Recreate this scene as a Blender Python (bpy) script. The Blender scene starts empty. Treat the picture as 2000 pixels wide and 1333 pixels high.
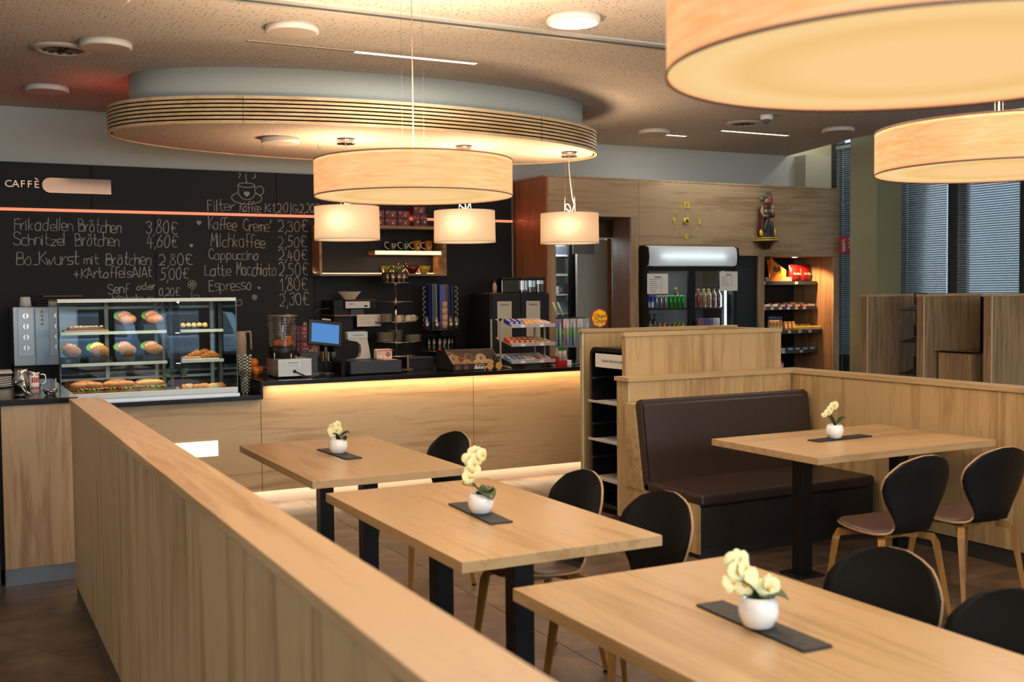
import bpy, bmesh, math, random
from mathutils import Vector, Matrix
R=math.radians; PI=math.pi; random.seed(7)
col=bpy.context.scene.collection
sc=bpy.context.scene
# ---------------------------------------------------------------- camera
cam=bpy.data.cameras.new('camera'); camo=bpy.data.objects.new('camera',cam); col.objects.link(camo)
camo.matrix_world=Matrix(((0.88639705,0.02903902,-0.46201407,0),(-0.46281734,0.03399012,-0.88580177,0),(-0.0100189,0.9990002,0.0435685,1.62),(0,0,0,1)))
cam.sensor_width=36; cam.lens=38.232; cam.clip_start=.05; cam.clip_end=100
cam.dof.use_dof=True; cam.dof.focus_distance=8.8; cam.dof.aperture_fstop=3.6
sc.camera=camo
sc.cycles.use_denoising=True
sc.cycles.max_bounces=8; sc.cycles.diffuse_bounces=4; sc.cycles.glossy_bounces=3; sc.cycles.transmission_bounces=4; sc.cycles.transparent_max_bounces=16
sc.cycles.caustics_reflective=False; sc.cycles.caustics_refractive=False; sc.cycles.sample_clamp_indirect=4
sc.view_settings.view_transform='Standard'; sc.view_settings.look='None'; sc.view_settings.gamma=1; sc.view_settings.use_curve_mapping=False
sc.view_settings.exposure=-0.08
# ---------------------------------------------------------------- world + large lights
w=bpy.data.worlds.new('world'); sc.world=w; w.use_nodes=True
wn=w.node_tree; bg=wn.nodes['Background']; bg.inputs[0].default_value=(.66,.80,1,1); bg.inputs[1].default_value=1.1
def area(name,loc,rot,sx,sy,power,color,shape='RECTANGLE',spread=180):
    l=bpy.data.lights.new(name,'AREA'); l.shape=shape; l.size=sx; l.size_y=sy; l.energy=power; l.color=color; l.spread=R(spread)
    o=bpy.data.objects.new(name,l); o.location=loc; o.rotation_euler=rot; col.objects.link(o); return o
def point(name,loc,power,color,r=.03):
    l=bpy.data.lights.new(name,'POINT'); l.energy=power; l.color=color; l.shadow_soft_size=r
    o=bpy.data.objects.new(name,l); o.location=loc; col.objects.link(o); return o
def spot(name,loc,rot,power,color,ang=60,r=.02,blend=.4):
    l=bpy.data.lights.new(name,'SPOT'); l.energy=power; l.color=color; l.spot_size=R(ang); l.spot_blend=blend; l.shadow_soft_size=r
    o=bpy.data.objects.new(name,l); o.location=loc; o.rotation_euler=rot; col.objects.link(o); return o
WARM=(1,.74,.48); DAY=(.86,.94,1)
# daylight entering through the street windows behind the camera
area('window_daylight',(2.4,-2.42,2.3),(R(90),0,0),9.6,1.5,400,DAY)
# daylight at the window wall on the right
area('window_daylight',(10.75,9.6,2.1),(0,R(90),0),2.6,4.2,85,(.92,.97,1))
# ---------------------------------------------------------------- materials
def lin(h):
    h=h.lstrip('#'); return tuple((v/12.92 if v<=.04045 else ((v+.055)/1.055)**2.4) for v in (int(h[i:i+2],16)/255 for i in (0,2,4)))+(1,)
MC={}
def mat(h,rough=.5,metal=0,emis=0,ecol=None,coat=0,alpha=None,bump=0,bscale=60,var=0,trans=0,spec=.5):
    key=(h,rough,metal,emis,ecol,coat,alpha,bump,bscale,var,trans,spec)
    if key in MC: return MC[key]
    m=bpy.data.materials.new('m_'+h.strip('#')); m.use_nodes=True; nt=m.node_tree; b=nt.nodes['Principled BSDF']
    b.inputs['Base Color'].default_value=lin(h); b.inputs['Roughness'].default_value=rough; b.inputs['Metallic'].default_value=metal
    b.inputs['Coat Weight'].default_value=coat; b.inputs['Specular IOR Level'].default_value=spec
    if trans: b.inputs['Transmission Weight'].default_value=trans
    if emis: b.inputs['Emission Color'].default_value=lin(ecol or h); b.inputs['Emission Strength'].default_value=emis
    if bump or var:
        tc=nt.nodes.new('ShaderNodeTexCoord'); n=nt.nodes.new('ShaderNodeTexNoise'); n.inputs['Scale'].default_value=bscale; n.inputs['Detail'].default_value=4
        nt.links.new(tc.outputs['Object'],n.inputs['Vector'])
        if bump:
            bp=nt.nodes.new('ShaderNodeBump'); bp.inputs['Strength'].default_value=bump; bp.inputs['Distance'].default_value=.01
            nt.links.new(n.outputs['Fac'],bp.inputs['Height']); nt.links.new(bp.outputs[0],b.inputs['Normal'])
        if var:
            mr=nt.nodes.new('ShaderNodeMapRange'); mr.inputs[1].default_value=.3; mr.inputs[2].default_value=.7; mr.inputs[3].default_value=1-var; mr.inputs[4].default_value=1+var
            mx=nt.nodes.new('ShaderNodeMix'); mx.data_type='RGBA'; mx.blend_type='MULTIPLY'; mx.inputs[0].default_value=1; mx.inputs[6].default_value=lin(h)
            nt.links.new(n.outputs['Fac'],mr.inputs[0]); nt.links.new(mr.outputs[0],mx.inputs[7]); nt.links.new(mx.outputs[2],b.inputs['Base Color'])
    MC[key]=m; return m
def wood(name,dark,mid,light,axis='x',rough=.45,sc_=1.0,seed=0.0,randomize=False,bump=.05):
    m=bpy.data.materials.new(name); m.use_nodes=True; nt=m.node_tree; b=nt.nodes['Principled BSDF']; L=nt.links.new; N=nt.nodes.new
    tc=N('ShaderNodeTexCoord'); mp=N('ShaderNodeMapping'); mp.inputs['Location'].default_value=(seed*3.1,seed*5.7,seed*2.3)
    src=tc.outputs['Object']
    if randomize:
        oi=N('ShaderNodeObjectInfo'); va=N('ShaderNodeVectorMath'); va.operation='MULTIPLY_ADD'
        cb=N('ShaderNodeCombineXYZ'); 
        for i in range(3): L(oi.outputs['Random'],cb.inputs[i])
        va.inputs[1].default_value=(7,13,5); L(cb.outputs[0],va.inputs[0]); L(src,va.inputs[2]); src=va.outputs[0]
    L(src,mp.inputs[0])
    def nz(lo,hi,det,dist=0,ro=.6):
        m2=N('ShaderNodeMapping'); s=[hi*sc_]*3; s['xyz'.index(axis)]=lo*sc_; m2.inputs['Scale'].default_value=s
        L(mp.outputs[0],m2.inputs[0]); n=N('ShaderNodeTexNoise'); n.inputs['Scale'].default_value=1; n.inputs['Detail'].default_value=det; n.inputs['Roughness'].default_value=ro; n.inputs['Distortion'].default_value=dist
        L(m2.outputs[0],n.inputs[0]); return n.outputs['Fac']
    a=nz(1.3,19,7,.7); f=nz(5,110,3,0,.7); g=nz(.5,2.2,2)
    mx=N('ShaderNodeMath'); mx.operation='MULTIPLY_ADD'; mx.inputs[1].default_value=.22; L(f,mx.inputs[0]); L(a,mx.inputs[2])
    m3=N('ShaderNodeMath'); m3.operation='MULTIPLY_ADD'; m3.inputs[1].default_value=.7; L(g,m3.inputs[0]); L(mx.outputs[0],m3.inputs[2])
    cr=N('ShaderNodeValToRGB'); e=cr.color_ramp.elements; e[0].position=.72; e[0].color=lin(dark); e[1].position=1.12 if False else 1.0; e[1].color=lin(light)
    c=cr.color_ramp.elements.new(.87); c.color=lin(mid)
    L(m3.outputs[0],cr.inputs[0]); L(cr.outputs[0],b.inputs['Base Color']); b.inputs['Roughness'].default_value=rough
    bp=N('ShaderNodeBump'); bp.inputs['Strength'].default_value=bump; bp.inputs['Distance'].default_value=.003; L(f,bp.inputs['Height']); L(bp.outputs[0],b.inputs['Normal'])
    return m
OAK=('#8f7350','#a08358','#b0956a')
WX=wood('oak_x',*OAK,axis='x',seed=1); WY=wood('oak_y',*OAK,axis='y',seed=2); WZ=wood('oak_z',*OAK,axis='z',seed=3)
WXC=wood('oak_counter','#9d815a','#ae9067','#bda27a',axis='x',seed=17)
WT=wood('oak_table',*('#94754f','#a4855b','#b4956c'),axis='y',seed=4,randomize=True,rough=.3)
WT4=wood('oak_table_x',*('#94754f','#a4855b','#b4956c'),axis='x',seed=6,rough=.36)
WU=wood('oak_unit',*('#846d4f','#977e5d','#a8906e'),axis='x',seed=5,rough=.5)
WUZ=wood('oak_unit_z',*('#846d4f','#977e5d','#a8906e'),axis='z',seed=8,rough=.5)
WD=wood('dark_oak_z',*('#4a3322','#5e4330','#6d503a'),axis='z',seed=9,rough=.5)
WS=wood('slat_maple',*('#b8976a','#c8a97c','#d4b88e'),axis='x',seed=11,rough=.4)
WL=wood('beech_leg',*('#6a4418','#7c541f','#8c6228'),axis='z',seed=12,rough=.4)
PLY=mat('#a07e58',.5); BLACK=mat('#09090a',.5,spec=.25); BLKG=mat('#0a0b0e',.18,coat=.2); BLKM=mat('#0b0c0f',.38,spec=.3)
BOARD=mat('#141618',.6,var=.12,bscale=2.5,spec=.3); STEEL=mat('#b8bcc0',.3,1); STEELD=mat('#74787c',.38,1); CHROME=mat('#d8dadc',.08,1); ALU=mat('#c4c8cb',.42,.7)
WHITE=mat('#e8e6e0',.5); WHITEG=mat('#efede8',.15,coat=.3); PAPER=mat('#dedad2',.8); WALLG=mat('#b7bab5',.85,bump=.05,bscale=200); CREAM=mat('#e0d8b8',.8)
CHALK=mat('#aaa69e',.95); GOLD=mat('#e6c43a',.4,.15); RED=mat('#b3121b',.5); LEATHER=mat('#1c120e',.45,bump=.12,bscale=420); LEATHERP=mat('#281a13',.42,bump=.1,bscale=420)
SLATE=mat('#1c1c1e',.6,bump=.6,bscale=45); GREEN=mat('#2c5a22',.45); DGREEN=mat('#1f3d1b',.35,bump=.2,bscale=30); PETAL=mat('#ebe4ac',.6); YEL=mat('#e0a818',.6)
def glass(name='glass',tint=(.93,1,.97,1),rough=.0,op=.06,fs=1.0):
    m=bpy.data.materials.new(name); m.use_nodes=True; nt=m.node_tree; nt.nodes.clear(); N=nt.nodes.new; L=nt.links.new
    o=N('ShaderNodeOutputMaterial'); t=N('ShaderNodeBsdfTransparent'); t.inputs[0].default_value=tint; g=N('ShaderNodeBsdfGlossy'); g.inputs['Roughness'].default_value=rough
    f=N('ShaderNodeFresnel'); f.inputs[0].default_value=1.5; a=N('ShaderNodeMath'); a.operation='MULTIPLY_ADD'; a.inputs[1].default_value=fs; a.inputs[2].default_value=op; x=N('ShaderNodeMixShader')
    L(f.outputs[0],a.inputs[0]); L(a.outputs[0],x.inputs[0]); L(t.outputs[0],x.inputs[1]); L(g.outputs[0],x.inputs[2]); L(x.outputs[0],o.inputs[0]); return m
GLASS=glass(); GLASSC=glass('clear_glass',(.9,.93,.93,1),.03,.1); GLASSB=glass('brown_glass',(.88,.78,.68,1),.05,.05,.7); GLASSD=glass('smoked_glass',(.28,.28,.3,1),.03,.05)
def emit(name,color,s):
    m=bpy.data.materials.new(name); m.use_nodes=True; nt=m.node_tree; nt.nodes.clear(); o=nt.nodes.new('ShaderNodeOutputMaterial'); e=nt.nodes.new('ShaderNodeEmission')
    e.inputs[0].default_value=color if len(color)==4 else color+(1,); e.inputs[1].default_value=s; nt.links.new(e.outputs[0],o.inputs[0]); return m
# perforated acoustic plaster
def perf(name,base,hole,scale=25):
    m=bpy.data.materials.new(name); m.use_nodes=True; nt=m.node_tree; b=nt.nodes['Principled BSDF']; N=nt.nodes.new; L=nt.links.new
    tc=N('ShaderNodeTexCoord'); fac=None
    for s,rad,off in ((scale,.15,0),(scale*1.9,.13,3.3)):
        mp=N('ShaderNodeMapping'); mp.inputs['Location'].default_value=(off,off,0); mp.inputs['Scale'].default_value=(1,1,0.0)
        v=N('ShaderNodeTexVoronoi'); v.inputs['Scale'].default_value=s; v.inputs['Randomness'].default_value=.85
        v.voronoi_dimensions='2D'
        L(tc.outputs['Object'],mp.inputs[0]); L(mp.outputs[0],v.inputs[0])
        lt=N('ShaderNodeMath'); lt.operation='LESS_THAN'; lt.inputs[1].default_value=rad; L(v.outputs['Distance'],lt.inputs[0])
        wn_=N('ShaderNodeSeparateColor'); L(v.outputs['Color'],wn_.inputs[0]); gt=N('ShaderNodeMath'); gt.operation='GREATER_THAN'; gt.inputs[1].default_value=.6; L(wn_.outputs[0],gt.inputs[0])
        mu=N('ShaderNodeMath'); mu.operation='MULTIPLY'; L(lt.outputs[0],mu.inputs[0]); L(gt.outputs[0],mu.inputs[1])
        if fac is None: fac=mu.outputs[0]
        else:
            mxx=N('ShaderNodeMath'); mxx.operation='MAXIMUM'; L(fac,mxx.inputs[0]); L(mu.outputs[0],mxx.inputs[1]); fac=mxx.outputs[0]
    mix=N('ShaderNodeMix'); mix.data_type='RGBA'; mix.inputs[6].default_value=lin(base); mix.inputs[7].default_value=lin(hole); L(fac,mix.inputs[0]); L(mix.outputs[2],b.inputs['Base Color'])
    b.inputs['Roughness'].default_value=.9; return m
PERF=perf('perforated_ceiling','#bbafa4','#5c4e43')
# stone floor tile
def tilemat():
    m=bpy.data.materials.new('stone_tile'); m.use_nodes=True; nt=m.node_tree; b=nt.nodes['Principled BSDF']; N=nt.nodes.new; L=nt.links.new
    g=N('ShaderNodeNewGeometry'); oi=N('ShaderNodeObjectInfo'); ad=N('ShaderNodeVectorMath'); ad.operation='ADD'; cb=N('ShaderNodeCombineXYZ'); ml=N('ShaderNodeMath'); ml.operation='MULTIPLY'; ml.inputs[1].default_value=40
    L(oi.outputs['Random'],ml.inputs[0]); L(ml.outputs[0],cb.inputs[2]); L(g.outputs['Position'],ad.inputs[0]); L(cb.outputs[0],ad.inputs[1])
    n=N('ShaderNodeTexNoise'); n.inputs['Scale'].default_value=3.5; n.inputs['Detail'].default_value=9; n.inputs['Roughness'].default_value=.68; n.inputs['Distortion'].default_value=.6; L(ad.outputs[0],n.inputs[0])
    cr=N('ShaderNodeValToRGB'); e=cr.color_ramp.elements; e[0].position=.34; e[0].color=lin('#382b20'); e[1].position=.68; e[1].color=lin('#705a44'); c=e.new(.5); c.color=lin('#524033')
    L(n.outputs['Fac'],cr.inputs[0]); L(cr.outputs[0],b.inputs['Base Color']); b.inputs['Roughness'].default_value=.42
    bp=N('ShaderNodeBump'); bp.inputs['Strength'].default_value=.15; bp.inputs['Distance'].default_value=.004; L(n.outputs['Fac'],bp.inputs['Height']); L(bp.outputs[0],b.inputs['Normal'])
    return m
TILE=tilemat()
# ---------------------------------------------------------------- mesh builder
class MB:
    def __init__(s): s.b=bmesh.new(); s.mi=0
    def _mark(s,fs,sm=False):
        for f in fs: f.material_index=s.mi; f.smooth=sm
    def box(s,x0,y0,z0,x1,y1,z1,bev=0):
        b=s.b; vs=[b.verts.new(p) for p in ((x0,y0,z0),(x1,y0,z0),(x1,y1,z0),(x0,y1,z0),(x0,y0,z1),(x1,y0,z1),(x1,y1,z1),(x0,y1,z1))]
        fs=[b.faces.new([vs[i] for i in q]) for q in ((0,3,2,1),(4,5,6,7),(0,1,5,4),(1,2,6,5),(2,3,7,6),(3,0,4,7))]; s._mark(fs)
        if bev:
            es=list({e for f in fs for e in f.edges}); r=bmesh.ops.bevel(b,geom=es,offset=bev,segments=2,affect='EDGES',profile=.5); s._mark(r['faces'],False)
        return s
    def prism(s,pts,lo,hi,ax='y',sm=False):
        # pts: 2-D outline (ccw seen from -ax for y); extruded along ax
        def P(p,t): return {'y':(p[0],t,p[1]),'x':(t,p[0],p[1]),'z':(p[0],p[1],t)}[ax]
        b=s.b; a=[b.verts.new(P(p,lo)) for p in pts]; c=[b.verts.new(P(p,hi)) for p in pts]; n=len(pts)
        fs=[b.faces.new(a),b.faces.new(c[::-1])]; s._mark(fs)
        fs=[b.faces.new((a[i],a[(i+1)%n],c[(i+1)%n],c[i])) for i in range(n)]; s._mark(fs,sm); return s
    def lathe(s,prof,c=(0,0,0),n=24,a=1.0,bb=1.0,capb=True,capt=True,sm=True,rot=None):
        b=s.b; rings=[]
        for r,z in prof:
            ring=[]
            for i in range(n):
                t=2*PI*i/n; v=Vector((r*a*math.cos(t),r*bb*math.sin(t),z))
                if rot: v=rot@v
                ring.append(b.verts.new(v+Vector(c)))
            rings.append(ring)
        for p,q in zip(rings,rings[1:]):
            s._mark([b.faces.new((p[i],p[(i+1)%n],q[(i+1)%n],q[i])) for i in range(n)],sm)
        if capb: s._mark([b.faces.new(rings[0][::-1])])
        if capt: s._mark([b.faces.new(rings[-1])])
        return s
    def cyl(s,c,r,h,n=20,r2=None): return s.lathe([(r,0),(r if r2 is None else r2,h)],c,n)
    def tube(s,pts,rad,n=8,flat=1.0,sm=True,caps=True):
        if 4<=len(pts)<=11 and not isinstance(rad,(list,tuple)) and sm: pts=smooth([tuple(p) for p in pts])
        b=s.b; P=[Vector(p) for p in pts]; rr=rad if isinstance(rad,(list,tuple)) else [rad]*len(P); rings=[]; up=Vector((0,0,1))
        prev=None
        for i,p in enumerate(P):
            d=(P[min(i+1,len(P)-1)]-P[max(i-1,0)]).normalized()
            if prev is None: x=d.cross(up); x=x if x.length>.05 else d.cross(Vector((0,1,0)))
            else: x=prev-d*prev.dot(d)
            x.normalize(); prev=x; y=d.cross(x)
            rings.append([b.verts.new(p+x*math.cos(2*PI*(k+.5)/n)*rr[i]*1.0+y*math.sin(2*PI*(k+.5)/n)*rr[i]*flat) for k in range(n)])
        for p,q in zip(rings,rings[1:]): s._mark([b.faces.new((p[i],p[(i+1)%n],q[(i+1)%n],q[i])) for i in range(n)],sm)
        if caps: s._mark([b.faces.new(rings[0][::-1]),b.faces.new(rings[-1])])
        return s
    def ell(s,c,r,n=12,m=8,rot=None,noise=0):
        b=s.b; rings=[]; C=Vector(c)
        def T(v):
            v=Vector((v[0]*r[0],v[1]*r[1],v[2]*r[2]))
            if noise: v*=1+random.uniform(-noise,noise)
            if rot: v=rot@v
            return v+C
        top=b.verts.new(T((0,0,1))); bot=b.verts.new(T((0,0,-1)))
        for j in range(1,m):
            ph=PI*j/m; rings.append([b.verts.new(T((math.sin(ph)*math.cos(2*PI*i/n),math.sin(ph)*math.sin(2*PI*i/n),math.cos(ph)))) for i in range(n)])
        fs=[b.faces.new((top,rings[0][i],rings[0][(i+1)%n])) for i in range(n)]+[b.faces.new((bot,rings[-1][(i+1)%n],rings[-1][i])) for i in range(n)]
        for p,q in zip(rings,rings[1:]): fs+=[b.faces.new((p[i],q[i],q[(i+1)%n],p[(i+1)%n])) for i in range(n)]
        s._mark(fs,True); return s
    def quad(s,*p):
        s._mark([s.b.faces.new([s.b.verts.new(q) for q in p])]); return s
    def build(s,name,mats,parent=None,loc=(0,0,0),rz=0,fix=True):
        if fix: bmesh.ops.recalc_face_normals(s.b,faces=s.b.faces)
        me=bpy.data.meshes.new(name); s.b.to_mesh(me); s.b.free()
        for m in (mats if isinstance(mats,(list,tuple)) else [mats]): me.materials.append(m)
        o=bpy.data.objects.new(name,me); col.objects.link(o); o.location=loc; o.rotation_euler=(0,0,rz)
        if parent: o.parent=parent
        return o
def B(*a,**k): return MB().box(*a,**k)
def tag(o,label=None,cat=None,group=None,kind=None):
    if label: o['label']=label
    if cat: o['category']=cat
    if group: o['group']=group
    if kind: o['kind']=kind
    return o
def thing(name,label,cat,loc=(0,0,0),rz=0,group=None):
    o=bpy.data.objects.new(name,None); o.empty_display_size=.05; col.objects.link(o); o.location=loc; o.rotation_euler=(0,0,rz); return tag(o,label,cat,group)
def solo(mb,name,m,label,cat,loc=(0,0,0),rz=0,group=None): return tag(mb.build(name,m,None,loc,rz),label,cat,group)
def struct(mb,name,m,parent=None): return tag(mb.build(name,m,parent),kind='structure')
def copytree(o,parent=None,keep=True):
    c=o.copy(); col.objects.link(c)
    if parent: c.parent=parent
    for ch in list(o.children): copytree(ch,c)
    return c
def dup(o,loc,rz=None,label=None,group=None):
    c=copytree(o); c.location=loc
    if rz is not None: c.rotation_euler=(0,0,rz)
    if label: c['label']=label
    if group: c['group']=group
    return c
ORD=['leftmost','second','third','fourth','fifth','sixth','seventh','eighth','ninth','tenth']
def nth(k,n,side='from the left'): return 'rightmost' if (k==n-1 and n>1) else ('leftmost' if k==0 else ORD[k]+' '+side)
def lvl(k,n): return 'top' if k==n-1 else ('bottom' if k==0 else ORD[k]+' lowest')
def text(s,size,loc,m,parent,name='lettering',rot=(R(90),0,0),align='CENTER',ext=.0006,sx=1.0,italic=0,bold=0):
    cu=bpy.data.curves.new('t','FONT'); cu.body=s; cu.size=size; cu.align_x=align; cu.align_y='CENTER'; cu.extrude=ext; cu.resolution_u=2; cu.shear=italic; cu.offset=bold
    t=bpy.data.objects.new('t',cu); me=bpy.data.meshes.new_from_object(t); me.transform(Matrix.Diagonal((sx,1,1,1))); me.materials.clear(); me.materials.append(m)
    bpy.data.objects.remove(t); bpy.data.curves.remove(cu)
    o=bpy.data.objects.new(name,me); col.objects.link(o); o.location=loc; o.rotation_euler=rot
    if parent: o.parent=parent
    return o
# ---- hand-written stroke alphabet: grid x 0-5, y 0-9 (baseline 2, x-height 6, capitals 9)
G={'F':(5,"09 02|09 49|06 36"),'r':(4,"06 02|04 15 26 36"),'i':(2,"06 02|08 07"),'k':(5,"09 02|36 04|14 32"),'a':(6,"46 26 05 03 12 32 43|46 42"),'d':(6,"46 26 05 03 12 32 43|49 42"),
'e':(5,"04 44 45 36 16 05 03 12 42"),'l':(2,"09 02"),'n':(5,"06 02|04 16 36 45 42"),'B':(6,"09 02|09 39 48 46 05|06 46 54 53 42 02"),'ö':(6,"26 15 04 03 12 32 43 45 36 26|18 17|38 37"),
'o':(6,"26 15 04 03 12 32 43 45 36 26"),'t':(4,"19 13 22 32|06 36"),'c':(5,"46 16 04 03 12 42"),'h':(5,"09 02|04 16 36 45 42"),'S':(6,"58 39 19 08 07 16 45 54 53 42 12 03"),'z':(5,"06 46|46 02|02 42"),
'K':(5,"09 02|59 05|15 52"),'w':(6,"06 12|12 25|25 32|32 56"),'u':(5,"06 03 12 32 43|46 42"),'s':(5,"46 16 05 14 34 43 32 02"),'m':(6,"06 02|05 16 26 25 22|25 36 46 55 52"),'+':(6,"04 44|26 22"),
'f':(4,"49 29 18 12|05 35"),'A':(6,"02 29|29 52|14 44"),'T':(6,"09 59|29 22"),'L':(5,"09 02|02 42"),'E':(5,"49 09|09 02|02 42|06 36"),'p':(6,"06 00|05 26 45 43 22 03"),'C':(6,"58 39 18 06 04 13 32 53"),
'M':(6,"02 09|09 25|25 49|49 52"),'G':(7,"58 39 18 06 04 13 32 53|53 55|55 35"),':':(2,"05 04|03 02"),',':(2,"12 00"),'|':(3,"19 10"),'´':(2,"07 19"),'_':(4,"02 32"),
'0':(6,"29 07 04 12 32 44 47 39 29"),'1':(4,"07 29|29 22"),'2':(6,"08 19 39 47 45 02|02 42"),'3':(6,"08 29 48 47 26|26 45 43 32 12 03"),'4':(6,"29 04|04 54|37 31"),'5':(6,"49 19|19 16|16 36 45 43 22 02"),
'6':(6,"39 16 03 12 32 43 45 26 05"),'8':(6,"26 17 19 39 37 26 04 03 12 32 43 44 26"),'€':(6,"58 39 18 13 32 52|06 36|05 35"),' ':(4,"")}
def smooth(P):
    if len(P)<4: return P
    out=[]
    for i in range(len(P)-1):
        p0,p1,p2,p3=P[max(i-1,0)],P[i],P[i+1],P[min(i+2,len(P)-1)]
        for t in (0,.33,.66):
            out.append(tuple(.5*((2*b)+(c-a)*t+(2*a-5*b+4*c-d)*t*t+(-a+3*b-3*c+d)*t**3) for a,b,c,d in zip(p0,p1,p2,p3)))
    return out+[P[-1]]
RC=[0]
def ribbon(mb,P,wd,y):
    for (ax,az),(bx,bz) in zip(P,P[1:]):
        RC[0]=(RC[0]+1)%97; y=y-RC[0]*6e-6
        dx,dz=bx-ax,bz-az; l=math.hypot(dx,dz) or 1e-6; nx,nz=-dz/l*wd/2,dx/l*wd/2; ex,ez=dx/l*wd*.3,dz/l*wd*.3
        mb.quad((ax-ex+nx,y,az-ez+nz),(ax-ex-nx,y,az-ez-nz),(bx+ex-nx,y,bz+ez-nz),(bx+ex+nx,y,bz+ez+nz))
def chalk(parent,s,x0,z0,x1,z1,hgt,wd=.0068,y=10.4475,name='chalk_lettering',m=None):
    tot=sum(G[c][0] for c in s); sx=(x1-x0)/tot; x=0; mb=MB(); rnd=random.Random(len(s)*31+int(x0*100))
    for c in s:
        wd_,st=G[c]; sc1=hgt/7*rnd.uniform(.9,1.08); dy=rnd.uniform(-.05,.05)*hgt; sl=rnd.uniform(-.05,.1)
        for k in st.split('|'):
            if not k: continue
            P=[((int(q[0])+rnd.uniform(-.12,.12)),(int(q[1])-2+rnd.uniform(-.15,.15))) for q in k.split()]
            P=smooth(P)
            Q=[(x0+(x+px)*sx+py*sc1*sl, z0+(z1-z0)*(x/tot)+py*sc1+dy) for px,py in P]
            ribbon(mb,Q,wd*rnd.uniform(.75,1.25),y)
        x+=wd_
    return mb.build(name,m or CHALK,parent,fix=False)
SEAMS=(-2.2316,-1.0105)
# ================================================================ SETTING
fl=struct(MB().box(-3,-2.5,-.1,10.8,12.2,-.008),'floor',mat('#2c241d',.9))
tm=None
for i in range(-2,16):
    for j in range(2,18):
        x,y=i*.6+.08,j*.6-.03
        if tm is None:
            tl=B(.0015,.0015,-.02,.5985,.5985,0,bev=.002).build('tile',TILE,fl,(x,y,0)); tm=tl
        else:
            tl=tm.copy(); tl.parent=fl; tl.location=(x,y,0); col.objects.link(tl)
ce=MB(); ce.prism([(-3,-2.5),(-3,10.6),(9.40,10.6),(8.95,8.9),(8.95,-2.5)],3.3,3.36,'z'); ce=struct(ce,'ceiling',PERF)
struct(B(8.7,-2.5,3.9,10.8,12.2,3.95),'ceiling',mat('#cfc8b0',.8))
struct(B(8.94,-2.5,3.36,8.96,8.9,3.9),'trim_2',CREAM)
# curtain rail let into the ceiling
tr=struct(B(-3,6.10,3.286,8.9,6.25,3.3),'trim_1',mat('#a8a8a6',.5,.3)); B(-3,6.165,3.280,8.9,6.185,3.288).build('rail_groove',mat('#3a3a3a',.6),tr)
wb=struct(B(-3,10.5,0,5.58,10.65,3.4),'wall_back',WALLG)
B(5.58,10.5,2.45,6.9,10.65,3.4).build('lintel',WALLG,wb); B(6.9,10.5,0,9.9,10.65,3.3).build('wall_section',WALLG,wb)
B(9.49,10.3,0,9.9,10.5,3.3).build('pier',mat('#b3b09c',.85),wb); B(9.3,10.65,0,10.25,10.8,4).build('end_wall',CREAM,wb)
struct(B(-3.15,-2.5,0,-3,10.6,3.4),'wall_left',WALLG)
# street front behind the camera: piers, sill and windows
for k in range(7): struct(B(-2.6+k*1.62,-2.36,.3,-2.42+k*1.62,-2.28,3.0),'trim_%d'%(k+3),mat('#33363a',.5))  # unseen bars added before the window light to break up its reflection
wf=struct(B(-3,-2.6,0,10.8,-2.45,.35),'wall_front',WALLG); B(-3,-2.6,2.95,10.8,-2.45,4).build('lintel',WALLG,wf)
for k,x in enumerate((-3,-1.2,.6,2.4,4.2,6.0,7.8)): B(x,-2.58,.35,x+.12,-2.47,2.95).build('mullion',mat('#3c3f42',.5),wf)
# kitchen seen through the doorway of the wall unit
wk=struct(B(5.3,11.9,0,8.2,12.0,3.2),'wall_kitchen',mat('#9a9c98',.7)); B(5.2,10.65,0,5.3,12,3.2).build('side_wall',mat('#9a9c98',.7),wk)
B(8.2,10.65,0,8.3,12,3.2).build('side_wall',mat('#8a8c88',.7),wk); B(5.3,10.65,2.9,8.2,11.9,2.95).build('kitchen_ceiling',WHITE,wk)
for i in range(8):
    for j in range(9): B(5.62+i*.3,11.886,.9+j*.2,5.915+i*.3,11.9,1.095+j*.2).build('wall_tile',mat('#b9bbb8',.2),wk)
point('kitchen_light',(6.2,10.85,2.35),30,(.9,.95,1),.1)
# window wall on the right (x = 10.2 glass line)
wr=struct(B(10.25,-2.5,0,10.4,10.65,.5),'wall_right',CREAM)
B(10.25,-2.5,3.55,10.4,10.65,4).build('lintel',CREAM,wr)
FR=mat('#3b3f40',.5)
for a,b in ((10.56,10.65),(9.47,9.75),(8.62,8.75),(7.68,7.80),(-2.5,6.3)): B(10.25,a,.5,10.4,b,3.55).build('pier',FR if b-a<.3 else CREAM,wr)
wins=((9.80,10.53),(8.76,9.46),(7.82,8.61),(6.35,7.65))
for i,(a,b) in enumerate(wins):
    wnd=MB().box(10.27,a,.5,10.32,a+.05,3.5).box(10.27,b-.05,.5,10.32,b,3.5).box(10.27,a+.05,.5,10.32,b-.05,.55).box(10.27,a+.05,3.45,10.32,b-.05,3.5)
    wnd=struct(wnd,'window_%d'%(i+1),FR); B(10.29,a+.05,.55,10.295,b-.05,3.45).build('pane',GLASSC,wnd)
SL=mat('#9fb0b8',.35,.6)
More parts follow.
